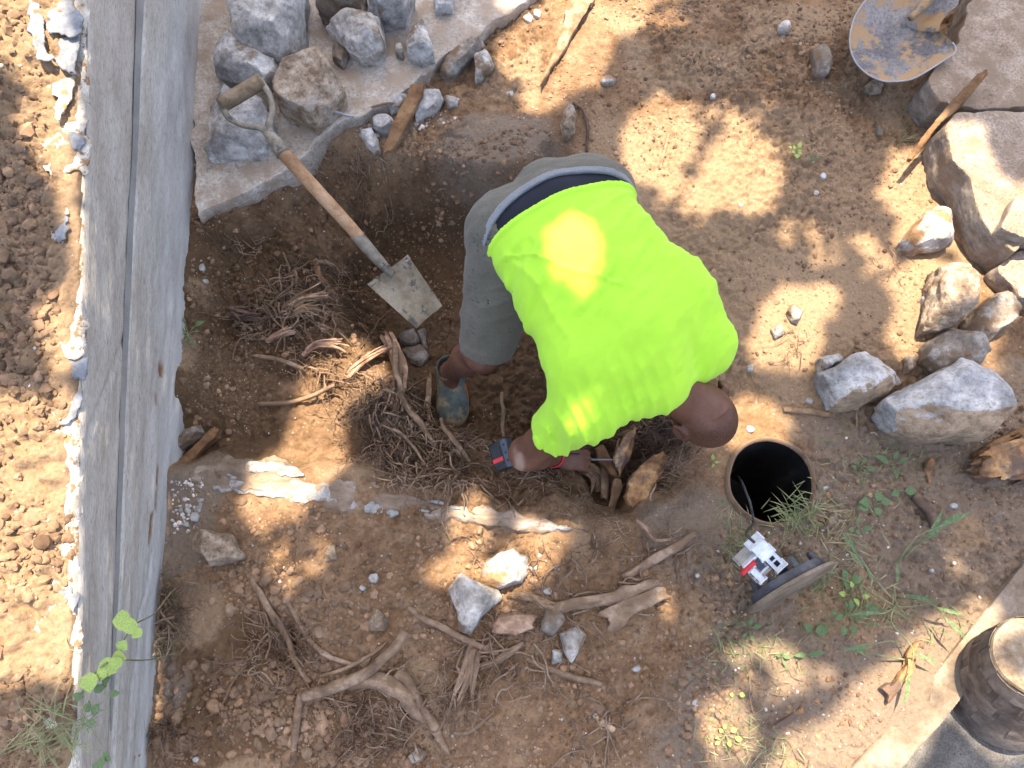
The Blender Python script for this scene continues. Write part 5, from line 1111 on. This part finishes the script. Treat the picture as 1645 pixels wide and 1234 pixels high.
# single chips large enough to point at: pale flakes
for i, (a, b, r) in enumerate([(600, 930, 11), (612, 1064, 8), (503, 1062, 7), (582, 945, 8), (857, 912, 12), (895, 912, 8), (880, 950, 10), (1116, 1130, 12), (1120, 925, 8), (958, 1150, 9), (1022, 1075, 10), (1205, 690, 8), (1325, 783, 9), (1330, 700, 0),
                              (1402, 700, 10), (1300, 645, 11), (1533, 812, 9), (1497, 917, 6), (1532, 905, 6), (345, 255, 0), (312, 830, 11), (325, 430, 8), (330, 452, 8), (315, 1220, 7), (290, 820, 8), (300, 842, 9), (1205, 592, 8), (1310, 310, 7), (1323, 283, 8), (1190, 330, 6), (820, 152, 9), (1145, 155, 6), (848, 30, 10), (862, 22, 9)]):
    if not r: continue
    r *= .8; w_ = [(a+r*1.1*math.cos(t_)*random.uniform(.6, 1.1), b+r*math.sin(t_)*random.uniform(.6, 1.1)) for t_ in np.linspace(0, 6.28, 7)[:-1]]
    rock('stone_chip', chip_label(a, b), 'stone chip', w_, .012, 'chip', None, i, .002, tilt=.1, group='whitish stone chips on the soil', cuts=1, res=.0036, sink=.008)

# fine roots: hair-like tangles nobody could count
def tangle(name, spots, m, l0=.03, l1=.11, r0=.0006, r1=.0018):
    V, Fc = [], []; off = 0
    for px_, py_, rad, n, up in spots:
        c = G(px_, py_)
        for i in range(n):
            a = RNG.uniform(0, 6.28); rr_ = rad*math.sqrt(RNG.uniform()); p = c+[rr_*math.cos(a), rr_*math.sin(a), 0]; d_ = RNG.normal(0, 1, 3)*[1, 1, .25]; d_ /= np.linalg.norm(d_); L_ = RNG.uniform(l0, l1); pts = []
            for k in range(5):
                p[0] = max(p[0], float(wall_foot(p[1]))+.012); zt = float(height(p[0], p[1])[0])
                pts.append([p[0], p[1], zt+RNG.uniform(.002, up)]); d_ = d_+RNG.normal(0, .45, 3); d_ /= np.linalg.norm(d_); p = p+d_*L_/4
            r = RNG.uniform(r0, r1); v, f, cp = tube_vf(pts, [r, r*.9, r*.5], 7, 4)
            V.append(v[:-2]); Fc.append(f+off); off += len(v)-2
    return ob(name, mesh(name, np.concatenate(V), np.concatenate(Fc), m), kind='stuff')
tangle('fine_roots', [(620, 660, .12, 240, .10), (680, 730, .16, 260, .06), (600, 700, .12, 170, .06), (760, 760, .12, 110, .04), (880, 760, .10, 80, .05), (960, 820, .10, 70, .03), (540, 440, .08, 60, .04), (560, 640, .1, 60, .05), (1050, 700, .07, 130, .10), (1080, 720, .08, 120, .08), (1000, 760, .08, 60, .06), (450, 1050, .12, 150, .05), (600, 1170, .10, 150, .05), (490, 470, .12, 90, .06), (420, 520, .10, 70, .05), (520, 590, .10, 60, .05),
                      (275, 960, .08, 80, .05), (270, 1010, .07, 60, .04), (560, 290, .10, 50, .04), (360, 360, .09, 40, .03), (700, 290, .08, 30, .03), (880, 950, .12, 70, .03), (1000, 900, .12, 60, .03), (820, 1050, .14, 70, .03), (740, 1110, .08, 60, .05), (260, 1190, .06, 40, .05), (650, 740, .1, 70, .03), (780, 880, .06, 25, .02), (1430, 440, .08, 20, .02), (1100, 770, .1, 60, .03), (1270, 560, .07, 20, .02), (560, 500, .08, 40, .04), (1200, 1130, .25, 60, .02), (950, 1130, .2, 50, .02)], M['fine_root'])

tangle('root_strands', [(625, 650, .10, 60, .12), (690, 735, .15, 75, .06), (500, 510, .08, 26, .05), (800, 790, .10, 16, .03), (640, 720, .10, 25, .05), (765, 760, .12, 20, .04), (480, 480, .10, 30, .05), (420, 520, .08, 16, .04), (1055, 705, .08, 34, .10), (1010, 770, .08, 20, .06), (940, 960, .14, 26, .04), (800, 1055, .14, 28, .04), (620, 1160, .14, 26, .04), (450, 1060, .1, 20, .04), (520, 590, .08, 14, .05), (1060, 880, .1, 16, .03), (700, 1120, .1, 20, .05), (960, 1150, .12, 12, .02), (600, 270, .08, 10, .04), (270, 1000, .05, 14, .05), (540, 300, .1, 10, .04)], M['root'], .07, .22, .0016, .0042)
# ------------------------------------------------------------------ plants
def blade_vf(p, d_, L_, w_, bend=.5):
    d_ = np.array(d_, float); d_ /= np.linalg.norm(d_); s_ = np.cross(d_, [0, 0, 1.]); s_ /= np.linalg.norm(s_)+1e-9; o = []
    for k, ww in enumerate((.8, 1, .7, .05)):
        t = k/3; c = p+d_*L_*t+np.array([d_[0], d_[1], -.8])*L_*bend*t*t*.5; o += [c-s_*w_*ww/2, c+s_*w_*ww/2]
    return np.array(o), np.array([[0, 1, 3, 2], [2, 3, 5, 4], [4, 5, 7, 6]])
def grass(name, spots, m, kind='stuff', **k):
    V, Fc = [], []; off = 0
    for px_, py_, rad, n, L0, L1 in spots:
        c0 = G(px_, py_)
        for i in range(n):
            c = c0+np.array([RNG.normal(0, rad)*.0021, RNG.normal(0, rad*.7)*.0021, 0]); c[2] = float(height(c[0], c[1])[0])
            if c[2] < -.2 and px_ > 1100: c[2] = .02
            a = RNG.uniform(0, 6.28); v, f = blade_vf(c, (math.cos(a), math.sin(a), RNG.uniform(.3, 1.4)), RNG.uniform(L0, L1), RNG.uniform(.0018, .004), RNG.uniform(.2, .9)); V.append(v); Fc.append(f+off); off += len(v)
    return ob(name, mesh(name, np.concatenate(V), np.concatenate(Fc), m), kind=kind, **k)
grass('grass', [(1300, 826, 22, 70, .03, .09), (1262, 838, 16, 50, .03, .08), (1330, 800, 25, 25, .03, .06), (1400, 780, 40, 35, .02, .05), (1200, 870, 18, 50, .03, .07), (1180, 900, 25, 40, .02, .05), (1340, 900, 35, 60, .03, .08), (1370, 970, 40, 110, .03, .08), (1200, 1030, 30, 70, .02, .06), (1150, 1050, 25, 40, .02, .05), (1260, 1050, 25, 30, .02, .05), (1170, 1180, 25, 60, .02, .05), (1250, 1215, 30, 60, .02, .05),
                (1440, 720, 30, 40, .02, .05), (1400, 730, 30, 30, .02, .05), (1170, 830, 15, 20, .02, .05), (1480, 1000, 30, 25, .03, .07), (1450, 225, 9, 14, .03, .07), (1350, 855, 25, 30, .03, .06), (265, 1030, 14, 50, .02, .05), (270, 960, 12, 20, .02, .05)], M['grass'])
def leaf_mesh(m, wide=.6, lobes=0):
    key = ('leaf', m, wide)
    if key in leaf_mesh.c: return leaf_mesh.c[key]
    n = 7; vv = []; ff = []
    for i in range(n+1):
        t = i/n; w_ = wide*.5*math.sin(math.pi*min(1, t**.8))*(1+.08*(i % 2)); z_ = .06*math.sin(3.1*t)-.12*t*t
        vv += [(t, -w_, z_+.10*w_*2), (t, 0, z_), (t, w_, z_+.10*w_*2)]
    for i in range(n): ff += [(3*i, 3*i+1, 3*i+4, 3*i+3), (3*i+1, 3*i+2, 3*i+5, 3*i+4)]
    leaf_mesh.c[key] = mesh('leaf', vv, ff, M[m]); return leaf_mesh.c[key]
leaf_mesh.c = {}
def put_leaf(parent, p, az, pitch, size, m='leaf', wide=.6):
    o_ = ob('leaf', leaf_mesh(m, wide), parent); o_.rotation_euler = (random.uniform(-.3, .3), -pitch, az); o_.scale = (size,)*3; o_.location = Vector(np.array(p)-np.array(parent.location)); return o_
def weed(name, label, px_, py_, leaves, m='leaf', wide=.6, cat='weed', group='weeds growing on the bare soil', dz=0.):
    p = G(px_, py_, dz); p[2] = float(height(p[:1], p[1:2])[0])+.003+dz; r = thing(name, label, cat, group); r.location = Vector(p)
    V, Fc, off = [], [], 0
    for a, s_, off_ in leaves:
        q_ = p+np.array([math.cos(a)*off_, math.sin(a)*off_, .008+off_*.35]); put_leaf(r, q_, a+random.uniform(-.4, .4), random.uniform(.05, .6), s_*random.uniform(.65, .92), m, wide)
        v, f, c_ = tube_vf([p*0, (q_-p)*.6+[0, 0, .004], q_-p], [.0012, .0011, .0009], 6, 5); V.append(v[:-2]); Fc.append(f+off); off += len(v)-2
    ob('stem', mesh('stem', np.concatenate(V), np.concatenate(Fc), M['stem']), r)
    return r
def ring(n, s0, s1, o0, o1): return [(6.283*i/n+random.uniform(-.35, .35), random.uniform(s0, s1), random.uniform(o0, o1)) for i in range(n)]
weed('broadleaf_weed', 'flat rosette of round green leaves right of the pipe', 1400, 812, ring(5, .035, .05, .01, .03), wide=.8)
weed('broadleaf_weed', 'single dark round leaf right of the rosette', 1440, 790, ring(2, .04, .055, .005, .02), wide=.8)
weed('broadleaf_weed', 'pointed bright leaves under the biggest boulder', 1432, 748, ring(4, .04, .065, .01, .02), wide=.4)
weed('broadleaf_weed', 'small leafy sprout above the rosette', 1380, 750, ring(5, .02, .035, .01, .02), wide=.6)
weed('broadleaf_weed', 'small two leaf sprout below the rosette', 1372, 850, ring(4, .025, .04, .005, .015), wide=.6)
weed('broadleaf_weed', 'wide pale leaf just right of the cover rim', 1358, 932, ring(3, .035, .05, .0, .015), 'leaf', .9)
weed('broadleaf_weed', 'lime green leaves between the cover and the long stemmed plant', 1366, 955, ring(4, .025, .04, .01, .03), 'leaf_lime', .6)
weed('broadleaf_weed', 'dense dark leafy clump below the cover', 1362, 985, ring(9, .025, .045, .01, .05), 'leaf', .6)
weed('broadleaf_weed', 'lighter leafy tuft at the right of the dense clump', 1395, 990, ring(6, .02, .04, .01, .03), 'leaf', .55)
weed('broadleaf_weed', 'lone triangular leaf below the pipe cover', 1305, 1015, ring(2, .05, .065, .0, .01), 'leaf', .7)
weed('broadleaf_weed', 'narrow curled leaf lying low beneath the triangular leaf', 1295, 1052, ring(2, .05, .07, .0, .01), 'leaf', .35)
weed('broadleaf_weed', 'small sprout left of the curled leaf', 1255, 1055, ring(4, .02, .035, .0, .015), 'leaf', .5)
weed('broadleaf_weed', 'leafy sprout at the left rim below the cover', 1200, 1010, ring(5, .02, .035, .01, .02), 'leaf', .5)
weed('broadleaf_weed', 'lime leaves in the sun at the bottom edge', 1165, 1180, ring(8, .015, .028, .01, .03), 'leaf_lime', .7)
weed('broadleaf_weed', 'tiny lime leaf above the bottom sunny weeds', 1180, 1115, ring(2, .02, .025, .0, .01), 'leaf_lime', .9)
weed('broadleaf_weed', 'bright green sprout in the sun right of the worker', 1275, 250, ring(7, .018, .036, .004, .022), 'leaf_lime', .7)
weed('broadleaf_weed', 'small green tuft just right of the bright sprout', 1302, 262, ring(4, .014, .024, .004, .014), 'leaf', .6)
weed('broadleaf_weed', 'jagged green weed growing against the foot of the wall', 306, 540, ring(8, .025, .05, .005, .04), 'leaf', .5, dz=.01)
weed('broadleaf_weed', 'grey green leaves in the gap between wall and the biggest block', 358, 22, ring(4, .02, .035, .0, .02), 'leaf', .8)
weed('broadleaf_weed', 'faded yellow green leaf on the slab beside the wall', 346, 258, ring(3, .02, .03, .0, .012), 'leaf_lime', .8, dz=.05)
weed('broadleaf_weed', 'pale seedling left of the pipe rim', 1146, 745, ring(3, .018, .026, .0, .012), 'leaf_lime', .6)
weed('broadleaf_weed', 'round seedling leaf below the pale seedling', 1158, 806, ring(2, .014, .02, .0, .01), 'leaf', .9)
# long stemmed plant
pl = thing('stemmed_plant', 'tall grassy plant with long bent stems right of the pipe cover', 'plant'); pb = G(1432, 925)
pl.location = Vector(pb)
for pts in [[(1440, 905, .02), (1470, 865, .12), (1500, 850, .18), (1530, 838, .22)], [(1432, 960, .03), (1405, 930, .10), (1385, 900, .16), (1375, 888, .2)], [(1440, 975, .03), (1415, 960, .1), (1398, 940, .14)], [(1440, 968, .03), (1432, 1000, .08), (1465, 1040, .12), (1462, 1075, .10), (1440, 1110, .06)], [(1440, 960, .03), (1480, 965, .1), (1510, 980, .14), (1520, 1000, .12)],
            [(1436, 940, .03), (1440, 970, .06), (1448, 975, .08), (1490, 972, .12)], [(1450, 900, .03), (1480, 870, .1), (1505, 860, .13)], [(1440, 975, .03), (1420, 985, .09), (1410, 985, .11)], [(1452, 1038, .06), (1430, 1030, .1), (1400, 1036, .12)], [(1455, 1060, .06), (1425, 1055, .09), (1395, 1048, .1)]]:
    w_ = [P(a, b, h_)-pb for a, b, h_ in pts]; tube('stem', w_, [.0028, .0026, .0018, .0008], M['stem'], pl, 6)
for a, b, h_, az, s_ in [(1500, 855, .15, .6, .11), (1515, 845, .19, .45, .10), (1480, 872, .1, .7, .12), (1490, 860, .15, .9, .10), (1378, 895, .18, 2.1, .09), (1390, 915, .13, 2.2, .08), (1400, 935, .12, 1.9, .07), (1515, 990, .13, -.9, .09), (1500, 975, .12, -.3, .09), (1460, 1080, .1, -1.9, .10), (1462, 1050, .11, -.3, .09), (1415, 984, .1, 3.2, .10), (1400, 1036, .11, 3.3, .09), (1398, 1048, .1, 3.0, .09), (1440, 940, .05, 1.4, .08), (1450, 955, .06, -.2, .10)]:
    o_ = put_leaf(pl, P(a, b, h_), az, random.uniform(-.1, .3), s_, 'grassleaf' if 'grassleaf' in M else 'leaf', .11)
# vine over the wall
vn = thing('vine', 'thin vine with heart shaped lime leaves hanging over the top of the wall', 'vine'); zt = wall_top(-1.0)[1]
vb = P(122, 1130, zt+.03); vn.location = Vector(vb)
def W(px, py, up=.0):
    y, v_ = face_uv(px, py); a, b = wall_top(y); return np.array([a+(wall_foot(y)-a)*v_+.02+up, y, b+(-.06-b)*v_+.02+up])
tube('stem', [vb-vb, P(150, 1085, zt+.05)-vb, P(180, 1062, zt+.06)-vb, W(215, 1060, .03)-vb, W(245, 1055, .03)-vb, P(280, 1050, .10)-vb], [.0028, .0028, .0025, .002, .0016, .001], M['stem'], vn, 6)
tube('stem', [P(165, 1078, zt+.05)-vb, P(195, 1035, zt+.06)-vb, P(215, 1005, zt+.05)-vb, W(235, 985, .03)-vb, P(275, 950, .12)-vb], [.0024, .0022, .002, .0016, .001], M['stem'], vn, 6)
for a, b, s_ in [(160, 1065, .05), (145, 1080, .048), (180, 1055, .035), (192, 1045, .03), (212, 995, .05), (222, 1003, .04), (228, 1010, .03), (196, 1070, .035), (170, 1075, .03)]:
    put_leaf(vn, P(a, b, zt+.07), random.uniform(0, 6.28), random.uniform(0, .4), s_, 'leaf_lime', .95)
for a, b, s_ in [(165, 1100, .03), (150, 1110, .035), (175, 1115, .03), (158, 1130, .03), (140, 1145, .03), (155, 1160, .03), (178, 1222, .03), (165, 1215, .03), (135, 1120, .03), (148, 1230, .03)]:
    put_leaf(vn, P(a, b, zt+.04), random.uniform(0, 6.28), random.uniform(0, .4), s_, 'leaf', .6)
gt = []
V, Fc, off = [], [], 0
for i in range(90):
    c = P(95+RNG.normal(0, 30), 1170+RNG.normal(0, 22), zt+.03); a = RNG.uniform(0, 6.28)
    v, f = blade_vf(c, (math.cos(a), math.sin(a), RNG.uniform(.1, .8)), RNG.uniform(.04, .13), RNG.uniform(.0014, .0028), RNG.uniform(.2, .8)); V.append(v); Fc.append(f+off); off += len(v)
ob('grass', mesh('grass', np.concatenate(V), np.concatenate(Fc), M['grass']), kind='stuff')

# ------------------------------------------------------------------ the tree overhead whose shade falls on the pit
LIT = [  # (height of the lit surface, strength, outline in the photograph)
 (0, 1, [(795, 78), (830, 45), (870, 22), (905, -40), (1035, -40), (1025, 55), (985, 68), (978, 100), (962, 140), (930, 150), (905, 168), (868, 188), (838, 184), (832, 152), (850, 138), (800, 110)]),
 (.05, 1, [(800, -40), (845, -40), (835, 0), (802, 25)]),
 (0, 1, 'e', 1055, 236, 56, 62), (0, 1, [(1140, 240), (1175, 222), (1215, 225), (1245, 255), (1252, 300), (1228, 345), (1185, 352), (1150, 340), (1125, 352), (1120, 300)]), (0, .35, 'e', 1095, 335, 40, 36),
 (0, 0.36, 'e', 1175, 168, 66, 42), (0, 0.40, 'e', 1285, 210, 38, 32), (0, 0.32, 'e', 1300, 395, 60, 34), (0, 0.40, 'e', 1380, 415, 40, 30), (0, 0.44, 'e', 1095, 395, 40, 34), (0, 0.40, 'e', 1060, 20, 50, 40), (0, 0.32, 'e', 1240, 80, 40, 30),
 (0, 1, [(1432, 240), (1468, 238), (1500, 285), (1510, 330), (1470, 345), (1405, 330), (1418, 290)]),
 (.16, 1, [(1530, 212), (1572, 205), (1590, 258), (1625, 300), (1700, 300), (1700, 445), (1640, 460), (1588, 425), (1560, 345), (1545, 270)]),
 (.09, 1, 'e', 1500, 352, 50, 34), (.02, 1, [(1428, 445), (1470, 432), (1500, 432), (1565, 425), (1578, 460), (1545, 520), (1500, 535), (1455, 580), (1415, 575), (1440, 525)]),
 (0, 1, [(1228, 500), (1265, 470), (1330, 463), (1345, 485), (1308, 520), (1312, 560), (1290, 592), (1200, 585), (1210, 535)]),
 (0, 1, 'e', 1212, 682, 48, 40), (0, .5, 'e', 1262, 690, 30, 26), (0, .7, 'e', 1590, 575, 18, 40),
 (-.12, 1, [(492, 592), (545, 566), (575, 535), (606, 548), (622, 600), (618, 655), (560, 668), (545, 690), (555, 745), (565, 770), (535, 800), (470, 865), (402, 878), (432, 762), (470, 665)]),
 (0, .5, 'e', 490, 915, 52, 34), (0, .9, 'e', 760, 850, 36, 64), (.03, .9, 'e', 852, 888, 36, 46), (.03, .9, 'e', 810, 915, 46, 38), (0, .8, 'e', 715, 928, 36, 28),
 (-.08, 1, [(785, 772), (820, 764), (846, 775), (850, 812), (830, 820), (790, 800)]), (.02, .6, 'e', 1062, 975, 24, 20),
 (0, 1, [(1365, 1105), (1425, 1075), (1462, 1025), (1530, 1000), (1560, 975), (1600, 985), (1545, 1060), (1490, 1120), (1420, 1200), (1380, 1260), (1220, 1260), (1260, 1190), (1320, 1180)]),
 (0, .8, 'e', 1210, 1085, 80, 36), (0, .9, 'e', 1165, 1180, 40, 56), (0, .7, 'e', 1320, 1062, 26, 30), (0, .5, 'e', 1560, 890, 40, 34), (-.06, 1, [(1440, 1190), (1500, 1130), (1530, 1120), (1520, 1150), (1500, 1180), (1470, 1234), (1420, 1260)]), (-.06, 1, 'e', 1556, 1158, 16, 14), (.15, 1, [(1642, 1085), (1720, 1060), (1720, 1180), (1628, 1172)]),
 (.62, 1, [(-60, 15), (60, -30), (122, 20), (128, 110), (112, 200), (70, 160), (20, 125), (-60, 150)]), (.57, 1, [(58, 230), (132, 180), (136, 190), (131, 480), (106, 480), (112, 330), (80, 290)]), (.5, 1, [(82, 545), (98, 515), (129, 480), (126, 700), (100, 690), (110, 620)]), (.45, 1, [(-60, 690), (60, 680), (122, 690), (118, 1090), (60, 1080), (-60, 1095)]),
 (.70, 1, [(900, 350), (932, 352), (956, 400), (962, 444), (934, 462), (898, 428), (884, 396)]), (.55, .5, [(905, 688), (985, 645), (1010, 668), (930, 716)]), (.58, .9, [(1192, 535), (1190, 575), (1160, 612), (1165, 580)]),
]
cell = .01; mx0, my0, mnx, mny = -3.4, -2.6, 660, 560
mask = np.zeros((mny, mnx), np.float32); gxm, gym = np.meshgrid(mx0+cell*np.arange(mnx), my0+cell*np.arange(mny))
tanE = math.tan(ELEV)
for e in LIT:
    z_ = e[0]
    pix = [(e[3]+e[5]*math.cos(a), e[4]+e[6]*math.sin(a)) for a in np.linspace(0, 6.283, 20)[:-1]] if e[2] == 'e' else e[2]
    w_ = PP(pix, z_); w_[:, 0] += HX*z_/tanE; w_[:, 1] += HY*z_/tanE
    sd = poly_sdf(gxm, gym, w_)+.012*fbm(gxm, gym, 0*gxm, 9, 3); mask = np.maximum(mask, np.where(sd < -.010, 1+1.35*math.log(e[1])/11, 0))
tr_ = thing('tree', 'leafy tree spreading overhead that throws the dappled shade', 'tree')
V, Fc, off = [], [], 0
def spread(m_, k):
    o = m_.copy()
    for sh_ in range(1, k+1):
        for ax in (0, 1): o = np.maximum(np.maximum(o, np.roll(m_, sh_, ax)), np.roll(m_, -sh_, ax))
    return o
NEAR1, NEAR2 = spread(spread(mask, 10), 8), spread(spread(mask, 18), 14)
def leaves(n, r0, r1, s0, s1, near_=None):
    global off
    c = np.stack([RNG.uniform(-3.2, 3.0, n), RNG.uniform(-2.4, 2.8, n)], 1); r = RNG.uniform(r0, r1, n); ok = np.ones(n, bool); lot = RNG.uniform(0, 1, n)
    if near_ is not None: ok &= near_[((c[:, 1]-my0)/cell).astype(int).clip(0, mny-1), ((c[:, 0]-mx0)/cell).astype(int).clip(0, mnx-1)] > 0
    for a in np.linspace(0, 6.283, 9)[:-1]:
        for q_ in (.5, 1.):
            ix = ((c[:, 0]+q_*r*math.cos(a)-mx0)/cell).astype(int).clip(0, mnx-1); iy = ((c[:, 1]+q_*r*1.25*math.sin(a)-my0)/cell).astype(int).clip(0, mny-1); ok &= mask[iy, ix] <= lot*.999
    c, r = c[ok], r[ok]; k = len(c); s_ = RNG.uniform(s0, s1, k)
    p = np.stack([c[:, 0], c[:, 1], 0*s_], 1)-SUN*s_[:, None]
    nrm_ = -SUN+RNG.normal(0, .35, (k, 3)); nrm_ /= np.linalg.norm(nrm_, axis=1)[:, None]; u = np.cross(nrm_, RNG.normal(0, 1, (k, 3))); u /= np.linalg.norm(u, axis=1)[:, None]; v_ = np.cross(nrm_, u)
    sh6 = [(1, 0), (.35, .6), (-.5, .5), (-1, 0), (-.5, -.5), (.35, -.6)]
    vv = np.stack([p+u*(r*a)[:, None]+v_*(r*b)[:, None] for a, b in sh6], 1).reshape(-1, 3)
    V.append(vv); Fc.append(np.arange(k*6).reshape(k, 6)+off); off += k*6
leaves(15000, .10, .15, 5.9, 6.6); leaves(44000, .045, .07, 5.7, 6.3, NEAR2); leaves(110000, .022, .036, 5.4, 5.9, NEAR1)
ob('crown', mesh('crown', np.concatenate(V), np.concatenate(Fc), M['canopy'], False), tr_)
base = np.array([4.2, 8.2, 0.]); top = np.array([3.0, 6.0, 5.0])
tube('trunk', [base-[0, 0, .2], base+[-.1, -.2, 1.2], top], [.24, .19, .14], M['root_dark'], tr_, 14, .15)
for a, b in [((.5, 3.4), (-1.2, 2.6)), ((1.0, 4.6), (-2.2, 4.6)), ((1.6, 3.2), (1.0, 1.6)), ((.2, 4.2), (-2.6, 3.2))]:
    tube('limb', [top, (a[0]+.8, a[1]+2.0, 5.5), (b[0], b[1]+2.0, 5.7)], [.07, .03, .01], M['root_dark'], tr_, 10, .15)
settle(tr_, base)
